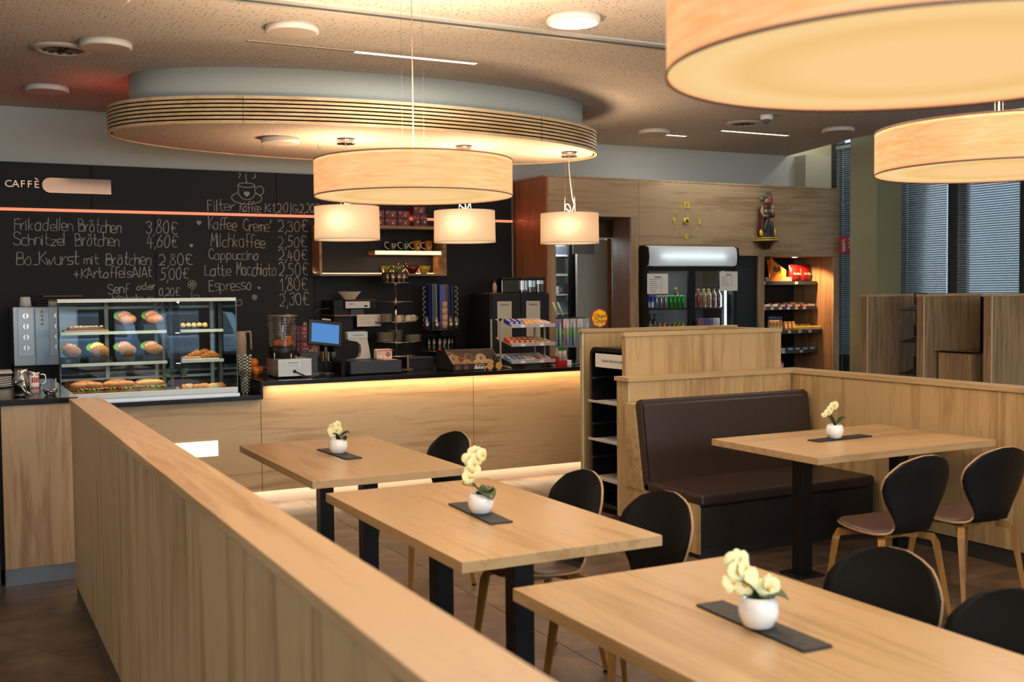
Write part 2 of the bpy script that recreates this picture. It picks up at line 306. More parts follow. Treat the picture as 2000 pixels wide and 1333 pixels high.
def blind(y0,y1,zb,label):
    t=thing('venetian_blind',label,'blind',(10.2,(y0+y1)/2,zb),group='venetian blinds on the window wall'); h=(y1-y0)/2; zt=3.42-zb; me=None; n=int(zt/.0262)
    B(-.02,-h,zt,.02,h,zt+.04).build('head_rail',SL,t); B(-.012,-h,-.02,.012,h,-.004).build('bottom_rail',SL,t)
    for k in range(n):
        z=.012+k*.0262
        if me is None:
            m=MB(); c,s=math.cos(R(38)),math.sin(R(38)); m.prism([(-.0135*c,-.0135*s),(.0,.0015),(.0135*c,.0135*s),(.0132*c,.0135*s+.0009),(0,.0026),(-.0138*c,-.0135*s+.0009)],-h+.003,h-.003,'y'); o=m.build('slat',SL,t,(0,0,z)); me=o
        else: o=me.copy(); o.location=(0,0,z); o.parent=t; col.objects.link(o)
    for yy in (-h*.62,h*.62): MB().tube([(-.016,yy,0),(-.016,yy,zt)],.0016,4).build('ladder_cord',WHITE,t)
blind(9.84,10.50,.82,'narrow venetian blind between wall unit and olive column')
blind(8.765,9.462,1.25,'venetian blind right of the olive column, left of the dark post')
blind(7.81,8.615,1.25,'venetian blind at the right edge, right of the dark window post')
solo(MB().prism([(9.18,9.24),(9.22,8.88),(9.60,8.88),(9.60,9.24)],0,3.9,'z'),'column',mat('#8d8869',.8,var=.05,bscale=2),'olive painted square column between the window blinds','column')

# ================================================================ CHALKBOARD WALL
cb_=thing('chalkboard','black wall-wide chalkboard with white handwritten drinks and snack prices','chalkboard',(0,10.45,0))
def bd(x0,z0,x1,z1): B(x0,0,z0,x1,.048,z1,bev=.0015).build('board_panel',BOARD,cb_)
bd(-3,2.412,1.20,2.812); bd(1.204,2.412,2.888,2.812); bd(2.892,2.412,5.46,2.812)
bd(-3,.95,1.744,2.386); bd(1.748,.95,3.251,2.386); bd(3.255,.95,5.46,2.386)
tx=[("Frikadellen",.563,2.216,1.05,2.22,.108),("Brötchen",1.09,2.212,1.455,2.212,.118),("3,80€",1.666,2.212,1.955,2.212,.115),("Schnitzel",.552,2.092,.985,2.09,.10),("Brötchen",1.06,2.092,1.434,2.085,.112),
("4,60€",1.672,2.082,1.955,2.09,.105),("Bo_Kwurst",.571,1.913,1.09,1.925,.12),("mit",1.125,1.922,1.26,1.922,.085),("Brötchen",1.31,1.915,1.71,1.92,.11),("2,80€",1.775,1.917,2.09,1.925,.10),
("+KArtoffelsAlAt",1.04,1.80,1.715,1.81,.095),("5,00€",1.78,1.785,2.05,1.795,.105),("Senf",1.322,1.655,1.505,1.665,.085),("oder",1.57,1.690,1.745,1.695,.065),("Ketchup",1.36,1.585,1.74,1.59,.06),("0,20€",1.77,1.635,1.96,1.635,.07),
("Filter",2.231,2.425,2.49,2.44,.10),("Kaffee",2.53,2.428,2.74,2.428,.095),("K:1,20",2.775,2.432,3.01,2.436,.085),("|G:2,20€",3.02,2.436,3.32,2.44,.085),
("Kaffee",2.236,2.257,2.50,2.252,.115),("Creme´",2.56,2.25,2.84,2.24,.115),("2,30€",2.90,2.25,3.205,2.252,.105),("Milchkaffee",2.252,2.095,2.775,2.09,.118),("2,50€",2.895,2.10,3.19,2.10,.105),
("Cappuccino",2.23,1.975,2.71,1.972,.10),("2,40€",2.90,1.975,3.19,1.972,.10),("Latte",2.189,1.818,2.44,1.822,.105),("Macchiato",2.49,1.82,2.88,1.825,.12),("2,50€",2.90,1.822,3.20,1.822,.125),
("Espresso",2.229,1.672,2.64,1.69,.11),("1,80€",2.905,1.672,3.194,1.674,.12),("2,30€",2.899,1.528,3.205,1.535,.12),("o",2.475,1.535,2.56,1.535,.085)]
for s,x0,z0,x1,z1,h in tx: chalk(cb_,s,x0,z0,x1,z1,h,y=-.0025)
def strokes(name,SS,wd=.006):
    m=MB()
    for P in SS: ribbon(m,P,wd,-.0025)
    return m.build(name,CHALK,cb_,fix=False)
def ring(cx,cz,a,b,t0=0,t1=360,n=24): return [(cx+a*math.cos(R(t0+(t1-t0)*i/n)),cz+b*math.sin(R(t0+(t1-t0)*i/n))) for i in range(n+1)]
strokes('coffee_cup_drawing',[ring(2.60,2.683,.080,.022),[(2.52,2.683),(2.52,2.63)]+ring(2.60,2.62,.08,.075,180,360),[(2.68,2.62),(2.68,2.683)],ring(2.725,2.635,.038,.042,-150,150),ring(2.60,2.56,.145,.058,128,412),
 [(2.53,2.82-.07),(2.545,2.785),(2.53,2.80)],[(2.60,2.70),(2.60,2.745),(2.59,2.765),(2.60,2.79)],[(2.66,2.75),(2.69,2.765),(2.685,2.79)]],.007)
def heart(cx,cz,r,fill=False):
    P=[(cx+r*.06*16*math.sin(t)**3,cz+r*.06*(13*math.cos(t)-5*math.cos(2*t)-2*math.cos(3*t)-math.cos(4*t))) for t in [2*PI*i/20 for i in range(21)]]
    strokes('heart_drawing',[P]+([[(cx+(x-cx)*k,cz+(z-cz)*k) for x,z in P] for k in (.6,.25)] if fill else []),.006 if not fill else .012)
heart(2.60,2.60,.024,True); heart(2.145,2.315,.018,True); heart(2.07,2.10,.012,True); heart(2.70,1.70,.013)
def flower(cx,cz,r,stem=0):
    S=[ring(cx,cz,r*.25,r*.25,n=10)]
    for k in range(7):
        a=2*PI*k/7; S.append(ring(cx+r*.6*math.cos(a),cz+r*.6*math.sin(a),r*.34,r*.34,n=10))
    if stem: S+= [[(cx,cz-r),(cx-.01,cz-r-stem*.5),(cx+.01,cz-r-stem)],ring(cx+.035,cz-r-stem*.5,.03,.014,n=10)]
    strokes('flower_drawing',S,.004)
flower(2.07,1.735,.045,.13); flower(2.655,1.61,.028); flower(2.98,1.40,.05,.1); flower(2.80,1.34,.03,.16); flower(3.15,1.34,.02,.14)
# gilt metal letters and the plate next to them
for ch,x in zip("CAFFE",(.525,.583,.640,.695,.752)): text(ch,.088,(x,-.012,2.617),mat('#a58a78',.25,1),cb_,'metal_letter',ext=.006)
MB().prism([(.766,2.664),(.742,2.680),(.736,2.674),(.760,2.658)],-.014,-.004).build('metal_letter',mat('#a58a78',.25,1),cb_)
pl=[(.862+.066*math.cos(R(a)),2.618+.066*math.sin(R(a))) for a in range(90,271,15)]+[(1.370,2.552),(1.370,2.684)]
MB().prism(pl,-.014,-.004).build('mirror_plate',mat('#9c8e88',.1,.85),cb_)
led=solo(B(-3,10.425,2.387,5.46,10.45,2.411),'led_strip',emit('red_led',(1,.30,.16),1.15),'long glowing red-orange light strip running across the chalkboard','light strip')

area('led_strip_glow',(2.6,10.418,2.399),(R(-90),0,0),5.6,.018,7,(1,.16,.07))
# ================================================================ COUNTER
cn=thing('service_counter','long oak-fronted service counter lit from below its black worktop','counter',(0,8.33,0))
for x0,x1 in ((.6,2.146),(2.150,3.968),(3.972,5.45)): B(x0,0,.107,x1,.03,.826 if x0<2 else .928,bev=.001).build('front_panel',WXC,cn)
MB().box(.6,.03,.1,2.13,.87,.826).box(2.15,.03,.1,5.45,.87,.928).build('carcass',BLACK,cn)
B(.6,.085,0,5.45,.09,.107).build('toe_kick',mat('#b9b2a8',.35,.6),cn)
B(5.42,-.0,.0,5.45,.87,.928).build('end_panel',WZ,cn)
B(2.137,-.07,.828,2.15,.9,.928).build('step_panel',BLKG,cn)
lbx=B(1.43,-.006,.410,1.815,.002,.527).build('light_panel',emit('panel_light',(1,.84,.66),1.7),cn)
solo(B(.6,8.26,.828,2.137,9.25,.861,bev=.002),'worktop',BLKG,'lower black worktop under the glass food display','worktop')
solo(B(2.137,8.24,.931,5.46,9.25,.967,bev=.002),'worktop',BLKG,'long raised black worktop with till and snacks above the glowing counter front','worktop')
B(2.2,-.035,.926,5.4,-.025,.930).build('light_strip',emit('counter_led',(1,.68,.40),3),cn)
area('counter_strip_light',(3.8,8.285,.922),(R(10),0,0),3.2,.03,8,(1,.64,.36))
for a,b in ((.7,5.4),): area('toe_kick_light',(3.05,8.372,.098),(0,0,0),4.7,.03,17,(1,.70,.42))
# wing of the counter at the left with vertical grain and steel toe kick
wg=thing('counter_wing','oak counter end with vertical grain and steel toe kick at the left','counter',(0,6.64,0))
B(.262,0,.105,.66,.03,1.03,bev=.001).build('front_panel',wood('oak_wing','#97795a','#aa8c6a','#bca07c','z',seed=21),wg); B(-.4,.03,.1,.66,1.60,1.02).build('carcass',BLACK,wg); B(.262,.05,0,.66,.06,.105).build('toe_kick',mat('#8d9194',.35,.8),wg)
B(-.4,-.02,1.025,.66,1.61,1.057,bev=.002).build('worktop',BLKG,wg)
solo(B(.02,6.30,0,.225,6.40,2.4),'post',mat('#28313f',.5),'dark blue post edge at the far left of the counter end','post')
# back counter
bc=thing('back_counter','black back counter with cupboards under the chalkboard','counter',(0,9.85,0))
B(-1,.02,.1,5.4,.6,.90).build('carcass',BLACK,bc); B(-1,0,.90,5.4,.6,.93,bev=.002).build('worktop',BLKG,bc)
for k in range(10): B(-1+k*.64,0,.12,-1+k*.64+.635,.02,.88,bev=.001).build('cupboard_door',mat('#121214',.5),bc)

# ================================================================ OVAL CEILING CANOPY
cp=thing('ceiling_canopy','oval suspended ceiling canopy with slatted maple rim and white drum','canopy',(3.24,8.70,0))
def oval(a,b,z0,z1,m,name,t=.02,n=96,cx=0,cy=0):
    mb=MB(); 
    for (A,Bb,z) in (): pass
    C4=((0,z0),(0,z1),(t,z1),(t,z0))
    for q in range(4):
        p,r=[[mb.b.verts.new((cx+(a-k)*math.cos(2*PI*i/n),cy+(b-k)*math.sin(2*PI*i/n),z)) for i in range(n)] for k,z in (C4[q],C4[(q+1)%4])]
        for i in range(n):
            f=mb.b.faces.new((p[i],p[(i+1)%n],r[(i+1)%n],r[i])); f.smooth=(q in(0,2))
    o=mb.build(name,m,cp); return o
for a_ in SEAMS: B(2.111*math.cos(a_)-.0015,1.061*math.sin(a_)-.002,2.866,2.111*math.cos(a_)+.0015,1.061*math.sin(a_)+.001,3.058).build('panel_joint',mat('#3a2c1c',.7),cp)
zb,zt=2.862,3.062; n_=7; hgt=(zt-zb)/n_
for k in range(n_): 
    o=oval(2.11,1.06,zb+k*hgt+(.0056 if k else 0),zb+(k+1)*hgt-(.0056 if k<6 else 0),WS,'slat',.02)
oval(2.086,1.036,zb+.01,zt-.01,mat('#080504',.9,spec=0),'slat_backing',.012)
mb=MB(); mb.prism([(2.075*math.cos(2*PI*i/96),1.025*math.sin(2*PI*i/96)) for i in range(96)],zb+.008,zb+.03,'z'); mb.build('soffit_panel',perf('perforated_soffit','#c9b5a4','#7a6452',27),cp)
mb=MB(); mb.prism([(.02+1.97*math.cos(2*PI*i/96),.0+.86*math.sin(2*PI*i/96)) for i in range(96)],3.02,3.3,'z',sm=True); mb.build('drum',mat('#aab0ac',.75),cp)
mb=MB(); mb.prism([(2.09*math.cos(2*PI*i/96),1.04*math.sin(2*PI*i/96)) for i in range(96)],3.025,3.035,'z'); mb.build('top_board',mat('#3b2a20',.8),cp)
area('canopy_red_light',(1.25,9.0,3.07),(R(180),0,0),.7,.7,.7,(1,.16,.08))
for k,(x,z) in enumerate(((-.85,.35),(-.45,.1),(.1,.05),(.6,.2))): MB().tube([(x,z,zb+.01),(x,z,zb-.012),(x+.015,z,zb-.02),(x+.02,z,zb-.01)],.0025,5).build('hook',mat('#8a8078',.4,.8),cp)

# ceiling fittings
def disc(x,y,label,lit=False,z=3.3,r=.165,loc_group='round ceiling discs'):
    t=thing('ceiling_disc',label,'ceiling light' if lit else 'ceiling disc',(x,y,z),group=loc_group)
    MB().lathe([(r,-.0),(r,-.034),(r-.008,-.040),(r-.016,-.040)],n=40,capb=True,capt=False).build('housing',mat('#cfc8c0',.6),t)
    MB().lathe([(r-.017,-.036),(r-.016,-.0395)],n=40).build('diffuser',emit('white_led',(1,.95,.88),4) if lit else mat('#b5a598',.6),t); return t
disc(.80,6.40,'round white ceiling disc cut by the top edge at upper left'); disc(.995,7.648,'round white ceiling disc beside the round air vent'); disc(.778,9.455,'small round white ceiling disc low at the far left'); disc(1.979,6.721,'round white ceiling disc above the left of the canopy drum')
disc(3.448,5.76,'round ceiling light glowing bright white',True); disc(6.589,9.40,'round white ceiling disc right of the canopy near the wall'); disc(8.287,8.514,'round white ceiling disc at the right near the blinds'); disc(2.40,8.541,'round white ceiling disc on the underside of the oval canopy',z=2.868,r=.15)
def vent(x,y,label,r=.2):
    t=thing('air_vent',label,'vent',(x,y,3.3),group='round air vents')
    MB().lathe([(r,0),(r,-.008),(r*.72,-.02),(r*.62,-.004)],n=40,capb=False,capt=False).build('rim',mat('#b9aea2',.6),t)
    for k in range(12): 
        a=2*PI*k/12; MB().prism([(.03*math.cos(a),.03*math.sin(a)),(r*.66*math.cos(a-.12),r*.66*math.sin(a-.12)),(r*.66*math.cos(a+.12),r*.66*math.sin(a+.12))],-.012,-.006,'z').build('vane',mat('#4a4038',.7),t)
    MB().lathe([(r*.7,-.001),(r*.7,-.003)],n=30).build('throat',mat('#1c1713',.9),t)
vent(.754,7.961,'round air vent with dark vanes on the ceiling at upper left'); vent(7.126,8.613,'round air vent near the slim light at right',.18)
def slim(x0,x1,y,label,split=0):
    t=thing('slot_light',label,'ceiling light',((x0+x1)/2,y,3.3)); h=(x1-x0)/2
    MB().box(-h,-.032,-.004,h,-.026,0).box(-h,.026,-.004,h,.032,0).build('frame',mat('#b8aa9a',.6),t)
    B(-h+split,-.026,-.003,h,.026,-.001).build('light_tube',emit('slot_led',(1,.93,.80),3.0),t)
    if split: B(-h,-.026,-.003,-h+split,.026,-.001).build('unlit_cover',mat('#8a7a6a',.6),t)  # dull flat strip stands in for the shaded end of the recess
area('slot_light',(3.0,7.216,3.29),(0,0,0),.9,.05,13,(1,.95,.88)); area('slot_light',(7.7,9.115,3.29),(0,0,0),.85,.05,9,(1,.96,.9)); area('slot_light',(7.0,9.6,3.29),(0,0,0),.3,.05,7,(1,.96,.9)); point('window_shaft_light',(9.7,9.8,3.75),9,(1,.97,.86),.08)  # the point lamp in the shaft is added to brighten the end wall
slim(1.813,3.491,7.216,'long slim ceiling light glowing above the canopy drum',.75); slim(7.258,8.145,9.115,'short slim ceiling light glowing near the blinds'); slim(6.85,7.149,9.6,'faint slim ceiling light close to the back wall')
sd=thing('smoke_detector','white smoke detector hanging under the ceiling at right','smoke detector',(7.016,8.149,3.3)); MB().lathe([(.06,0),(.06,-.035),(.05,-.045)],n=24).build('base',WHITE,sd); MB().lathe([(.035,-.045),(.035,-.06),(.02,-.075),(.004,-.09)],n=20).build('sensor',mat('#55534f',.5),sd)

# parked cars in the street behind the camera (seen mirrored in the display glass)
struct(B(-12,-22,-.25,20,-2.7,-.15),'ground',mat('#5c5e60',.9)); struct(B(-12,-18,-.15,20,-17.5,5),'wall_opposite',mat('#4c5650',.9,var=.4,bscale=1.5))
area('street_daylight',(4,-7.5,7),(R(-8),0,0),14,6,6500,(.62,.80,1))
def car(x,y,label,c_):
    t=thing('car',label,'car',(x,y,-.15),group='parked cars in the street'); m=MB()
    m.prism([(0,.25),(.05,.62),(.18,.78),(1.05,.95),(1.65,1.42),(2.9,1.46),(3.75,1.05),(4.25,.95),(4.3,.3)],-.86,.86,'x')
    for v in m.b.verts: v.co.y=-v.co.y
    bmesh.ops.bevel(m.b,geom=list(m.b.edges),offset=.06,segments=2,affect='EDGES'); m.build('body',mat(c_,.25,.3,coat=.5),t)
    m=MB(); m.quad((-.68,-1.08,.985),(.68,-1.08,.985),(.62,-1.60,1.40),(-.62,-1.60,1.40)); m.build('windscreen',mat('#1c242c',.08),t).location=(0,.012,.012)
    B(-.5,-.02,.42,.5,.02,.62,bev=.01).build('grille',mat('#1a1c1e',.4),t); B(-.26,.02,.3,.26,.035,.41).build('number_plate',WHITE,t)
    for s_ in (-1,1):
        B(s_*.70-.14,-.03,.52,s_*.70+.14,.0,.68,bev=.02).build('headlight',mat('#d8e4ee',.1),t)
        for yy in (-.85,-3.5): MB().lathe([(.31,0),(.31,.2)],n=24,rot=Matrix.Rotation(R(90),3,'Y')).build('wheel',mat('#151617',.6),t,(s_*.80-.1,yy,.31))
    return t
car(2.55,-5.0,'pale blue car parked outside, left of the pair','#9fc0dc'); car(4.75,-5.3,'silver car parked outside, right of the pair','#b8cad8')
# ================================================================ WALL UNIT (oak) with passage, fridge bay, snack niche
F=9.71
wu=thing('wall_unit','large grey-brown oak wall unit with doorway, fridge bay and snack niche','wall unit',(0,F,0))
for x0,x1 in ((5.50,6.603),(6.607,8.268),(8.272,9.478)): B(x0,0,2.42 if x1<6.7 else 2.10 if x1<8.3 else 2.022,x1,.03,2.806,bev=.001).build('header_panel',WU,wu)
B(8.05 if 0 else 7.86,0,2.022,8.268,.028,2.10).build('header_panel',WU,wu)
B(5.500,0,0,5.583,.03,2.418,bev=.001).build('upright',WUZ,wu); B(6.507,0,0,6.603,.03,2.418,bev=.001).build('upright',WUZ,wu); B(8.248,0,0,8.33,.03,2.02,bev=.001).build('upright',WUZ,wu); B(9.386,0,0,9.478,.03,2.02,bev=.001).build('upright',WUZ,wu)
WSIDE=wood('side_oak','#74492f','#8e5e40','#a0704e','z',seed=31)
B(5.478,0,0,5.498,.74,2.40).build('side_panel',WSIDE,wu); B(5.478,0,2.404,5.498,.74,2.81).build('side_panel',WSIDE,wu)
B(5.46,.0,2.81,9.478,.74,2.83).build('top_panel',WUZ,wu)
B(9.458,.03,0,9.478,.74,2.81).build('side_panel',WSIDE,wu)
B(6.507,.03,0,6.53,.35,2.418).build('doorway_lining',WD,wu); B(5.56,.03,0,5.583,.2,2.418).build('doorway_lining',WD,wu); B(5.583,.03,2.418,6.9,.74,2.44).build('doorway_lining',WD,wu); B(5.583,.70,2.24,7.0,.72,2.418).build('doorway_lining',WD,wu)
B(6.64,.54,0,8.3,.56,2.1).build('bay_back',BLACK,wu)
B(7.90,.06,0,8.246,.08,2.02).build('dark_panel',mat('#1d2328',.55),wu)
# niche
B(8.31,.03,0,8.33,.7,2.02).build('niche_lining',WUZ,wu); B(9.386,.03,0,9.406,.7,2.02).build('niche_lining',wood('niche_oak','#7a5a3e','#96714f','#aa8461','z',seed=33),wu); B(8.33,.03,2.02,9.386,.7,2.04).build('niche_lining',WUZ,wu)
B(8.33,.68,0,9.386,.70,2.02).build('niche_back',mat('#161515',.7),wu)
MB().lathe([(.03,2.019),(.03,2.014)],c=(8.98,.22,0)).build('spotlight',emit('spot_glow',(1,.8,.5),5),wu)
spot('niche_spot',(8.98,F+.22,2.0),(R(8),R(-12),0),62,(1,.55,.26),130)
# snack shelves
SB=mat('#3c444c',.45)
sh=[(1.715,.27),(1.415,.27),(1.135,.19),(.895,.25),(.66,.25)]
for k,(z,yo) in enumerate(sh):
    s_=MB().box(8.335,yo,z,9.38,.68,z+.008).box(8.335,yo-.012,z-.022,9.375 if yo<.2 else 9.36,yo,z+.02).build('snack_shelf',SB,wu)
    for q in range((2,6,6,3,3)[k]): 
        x=8.52+q*((.5,.125,.16,.28,.28)[k]); x=x+(.0 if k else .0)
        if x<9.3: B(x,yo-.0145,z-.016,x+.045,yo-.012,z+.014).build('price_tag',PAPER,s_)
rnd=random.Random(3)
def packs(n,x0,x1,y,z,w_,d,h,cols,name,label,cat,group,tilt=0.0,rows=1):
    me={}
    for r in range(rows):
        for i in range(n):
            x=x0+(x1-x0)*i/max(1,n-1); c_=cols[int(i*len(cols)/n)%len(cols)]
            key=c_
            if key not in me:
                m=MB(); m.box(-w_/2,-d/2,0,w_/2,d/2,h,bev=min(w_,h)*.22); m.mi=1; m.box(-w_*.36,-d/2-.0012,h*.25,w_*.36,-d/2,h*.75)
                o=m.build(name,[mat(c_,.3,.15),mat('#e8dcc8',.4)]); me[key]=o
            else: o=me[key].copy(); col.objects.link(o)
            o.location=(x,y+r*d*1.03,z); o.rotation_euler=(R(tilt),0,rnd.uniform(-.05,.05)); tag(o,(label[c_] if isinstance(label,dict) else label)+', '+nth(i,n),cat,group)
S0=F
def lab(fmt,d): return {k:fmt%v for k,v in d.items()}
packs(9,8.37,9.30,S0+.34,1.425,.09,.16,.035,['#e3c23c','#c9cdd6','#6a4a7a','#a8552c','#9a9ca0'],'snack_bar',lab('%s wrapped snack bar on the second niche shelf',{'#e3c23c':'yellow','#c9cdd6':'silver','#6a4a7a':'purple','#a8552c':'rust brown','#9a9ca0':'grey'}),'snack','snack bars on the second niche shelf')
packs(8,8.40,9.28,S0+.50,1.425,.10,.14,.06,['#c8a82c','#2b2b33','#7a3b2a','#c9a050'],'snack_bar',lab('%s snack bar, rear row of the second niche shelf',{'#c8a82c':'mustard','#2b2b33':'black','#7a3b2a':'dark red','#c9a050':'tan'}),'snack','rear snack bars on the second niche shelf')
for k in range(4):
    t=thing('nut_bag','brown nut bag with blue top on the third niche shelf, '+nth(k,4),'snack',(8.63+k*.062,S0+.25+.012*k,1.144),R(-6+4*k),group='nut bags on the third niche shelf')
    MB().lathe([(.034,0),(.036,.05),(.034,.10),(.030,.13)],n=12,bb=.6).build('bag',mat('#a8875a',.45,var=.55,bscale=70),t); MB().lathe([(.030,.13),(.034,.165),(.032,.17)],n=12,bb=.35).build('blue_top',mat('#2a4a8a',.4),t); B(-.022,-.0235,.02,.016,-.021,.06).build('label_patch',mat('#d8cdb8',.5),t)
packs(3,8.88,9.00,S0+.27,1.145,.05,.05,.11,['#d88f2a'],'biscuit_bag','amber biscuit bag beside the nut bags on the third niche shelf','snack','biscuit bags on the third niche shelf',tilt=-8)
packs(4,9.05,9.33,S0+.25,1.145,.095,.13,.05,['#e8c21c','#f0cf3a'],'waffle_pack',lab('%s yellow waffle pack on the third niche shelf',{'#e8c21c':'deep','#f0cf3a':'bright'}),'snack','waffle packs on the third niche shelf')
packs(4,9.02,9.30,S0+.40,1.145,.095,.13,.075,['#e0b81c'],'waffle_pack','tall yellow waffle pack in the rear of the third niche shelf','snack','rear waffle packs on the third niche shelf')
packs(7,8.60,9.30,S0+.34,.905,.095,.16,.04,['#8a6a3c','#2f6fb8','#3a86cc'],'chocolate_pack',lab('%s chocolate pack on the fourth niche shelf',{'#8a6a3c':'bronze','#2f6fb8':'blue','#3a86cc':'light blue'}),'snack','chocolate packs on the fourth niche shelf')
packs(5,8.55,8.85,S0+.34,.67,.06,.1,.11,['#d7d9dc','#b8303a'],'cough_sweet_box',lab('%s small box on the lowest niche shelf',{'#d7d9dc':'white','#b8303a':'red'}),'snack','small boxes on the lowest niche shelf')
# carton with sloping orange header
ct=thing('snack_carton','orange cardboard snack carton with slanted header on the top niche shelf','carton',(8.80,S0+.40,1.725))
ORG=mat('#e07a1e',.5); B(-.20,-.11,0,.20,.12,.06).build('tray',mat('#b98a68',.6),ct)
MB().prism([(-.13,.30),(-.05,.23),(.06,.13),(.075,.10),(.02,-.0),(-.13,.0)],-.115,-.105).build('side_flap',ORG,ct)
MB().prism([(-.05,.28),(.06,.26),(.30,.12),(.30,.02),(.0,.02)],.05,.06).build('header',mat('#9c6a34',.6),ct)
text('BiFi',.085,(-.035,-.1165,.145),mat('#1a1206',.5),ct,bold=.002,rot=(R(90),R(14),0))
def crisps(x,label):
    t=thing('crisp_bag',label,'snack',(x,S0+.38,1.725),group='red crisp bags on the top niche shelf')
    m=MB(); 
    prof=[(0,.010,.085),(.03,.035,.09),(.10,.045,.088),(.16,.03,.088),(.185,.006,.092),(.205,.003,.095)]
    rings=[]
    for z,d,w_ in prof: rings.append([m.b.verts.new((w_*math.cos(a)*(1+.03*math.sin(5*a+z*40)),d*math.sin(a),z+.006*math.sin(7*a))) for a in [2*PI*i/18 for i in range(18)]])
    for p,q in zip(rings,rings[1:]): m._mark([m.b.faces.new((p[i],p[(i+1)%18],q[(i+1)%18],q[i])) for i in range(18)],True)
    m._mark([m.b.faces.new(rings[0][::-1]),m.b.faces.new(rings[-1])]); m.build('bag',mat('#7e1614',.35,.2),t)
    text('Chio Chips',.036,(0,-.048,.10),mat('#b8a898',.6),t,sx=.7,italic=.15,bold=.001); return t
crisps(9.12,'red crisp bag at the left on the top niche shelf'); crisps(9.285,'red crisp bag at the right end of the top niche shelf')
# clock: loose gold numerals and hands
ck=thing('wall_clock','gold numeral wall clock stuck on the oak panel above the fridge','clock',(7.23,F-.001,2.395))
for n in range(1,13):
    a=R(90-30*n); big=n%3==0; text(str(n),.088 if big else .05,(.170*math.cos(a),-.004,.170*math.sin(a)),GOLD,ck,'numeral',ext=.002,bold=.003 if big else 0)
MB().lathe([(.040,0),(.040,.010),(.02,.018)],n=28,rot=Matrix.Rotation(R(90),3,'X')).build('clock_centre',GOLD,ck)
for a,l,w_,nm in ((R(118),.075,.007,'hour_hand'),(R(207),.10,.006,'minute_hand')):
    c,s=math.cos(a),math.sin(a); MB().prism([(-s*w_-c*.02,c*w_-s*.02),(c*l,s*l),(s*w_-c*.02,-c*w_-s*.02)],-.024,-.021).build(nm,mat('#14110c',.4),ck)
# carved statue on a bracket
st=thing('carved_statue','carved painted saint statue in red and dark green robes on a gilt bracket','statue',(8.265,9.60,2.215))
MB().lathe([(.035,-.125),(.065,-.10),(.09,-.06),(.10,-.045),(.145,-.04),(.145,-.028)],n=8).build('bracket',mat('#3a2616',.4),st); MB().lathe([(.147,-.028),(.147,-.018)],n=8).build('gilt_edge',GOLD,st)
MB().lathe([(.105,-.018),(.105,.0),(.098,.006)],n=10).build('plinth',mat('#5a4420',.4),st); MB().lathe([(.107,.0),(.107,.008)],n=10).build('gilt_edge',GOLD,st)
rb=MB(); rings=[]
for z,rx,ry,ox in ((.008,.095,.075,0),(.05,.088,.07,0),(.12,.066,.055,.01),(.20,.060,.055,.016),(.27,.066,.055,.004),(.33,.064,.05,-.008),(.37,.045,.038,-.012),(.395,.018,.018,-.012)):
    rings.append([rb.b.verts.new((ox+rx*math.cos(a)*(1+.13*math.sin(6*a+z*9)),ry*math.sin(a)*(1+.1*math.sin(7*a)),z)) for a in [2*PI*i/28 for i in range(28)]])
for p,q in zip(rings,rings[1:]): rb._mark([rb.b.faces.new((p[i],p[(i+1)%28],q[(i+1)%28],q[i])) for i in range(28)],True)
rb._mark([rb.b.faces.new(rings[-1])]); rb.build('green_robe',mat('#1d1e19',.5),st)
def cloak(sx):
    m=MB(); rr=[]
    for z,x,wd in ((.03,.075,.028),(.08,.078,.03),(.16,.06,.028),(.24,.058,.03),(.31,.056,.032),(.36,.035,.03)):
        rr.append([m.b.verts.new((sx*(x+wd*math.cos(a)*(1+.2*math.sin(4*a))),.01+.045*math.sin(a),z)) for a in [2*PI*i/14 for i in range(14)]])
    for p,q in zip(rr,rr[1:]): m._mark([m.b.faces.new((p[i],p[(i+1)%14],q[(i+1)%14],q[i])) for i in range(14)],True)
    m._mark([m.b.faces.new(rr[0]),m.b.faces.new(rr[-1])]); m.build('red_cloak',mat('#45100d',.5),st)
cloak(1); cloak(-1)
for x,z in ((-.092,.06),(.098,.07)): MB().ell((x,-.02,z),(.022,.02,.04),noise=.15).build('gilt_hem',GOLD,st)
MB().ell((-.012,-.005,.425),(.026,.028,.034)).build('head',mat('#a5826a',.55),st); MB().ell((-.014,.004,.44),(.03,.03,.03),noise=.12).build('hair',mat('#3d2c1e',.6),st)
MB().tube([(-.05,0,.36),(-.085,-.02,.30),(-.075,-.045,.245),(-.03,-.06,.255)],[.02,.019,.016,.011],8).build('arm',mat('#8e8468',.55),st)
MB().tube([(.03,0,.37),(.055,-.02,.42),(.04,-.03,.475),(.06,-.02,.50)],[.02,.017,.013,.01],8).build('arm',mat('#7a3a30',.55),st)
MB().ell((.045,-.045,.30),(.028,.022,.035)).build('child_body',mat('#8f7a66',.55),st); MB().ell((.05,-.05,.347),(.018,.018,.022)).build('child_head',mat('#a5826a',.55),st)
MB().tube([(-.02,-.03,.46),(.02,-.02,.49),(.055,-.01,.51),(.075,.0,.495)],[.008,.012,.01,.004],6).build('staff',mat('#5f584c',.5),st)
MB().ell((-.06,-.0,.445),(.03,.02,.035),noise=.25).build('cloud_ornament',mat('#5f584c',.5),st); MB().ell((.03,.005,.515),(.03,.015,.02),noise=.25).build('cloud_ornament',mat('#5f584c',.5),st)
for q,(x,z,c_) in enumerate(((-.05,.30,'#8a7a4a'),(.05,.26,'#5a1a14'),(-.03,.23,'#3a1a14'),(.03,.20,'#9a7a30'),(-.055,.35,'#6a1a16'),(.0,.30,'#4a4438'))): MB().ell((x,-.05,z),(.022,.018,.03),noise=.22).build('carved_fold',mat(c_,.5),st)
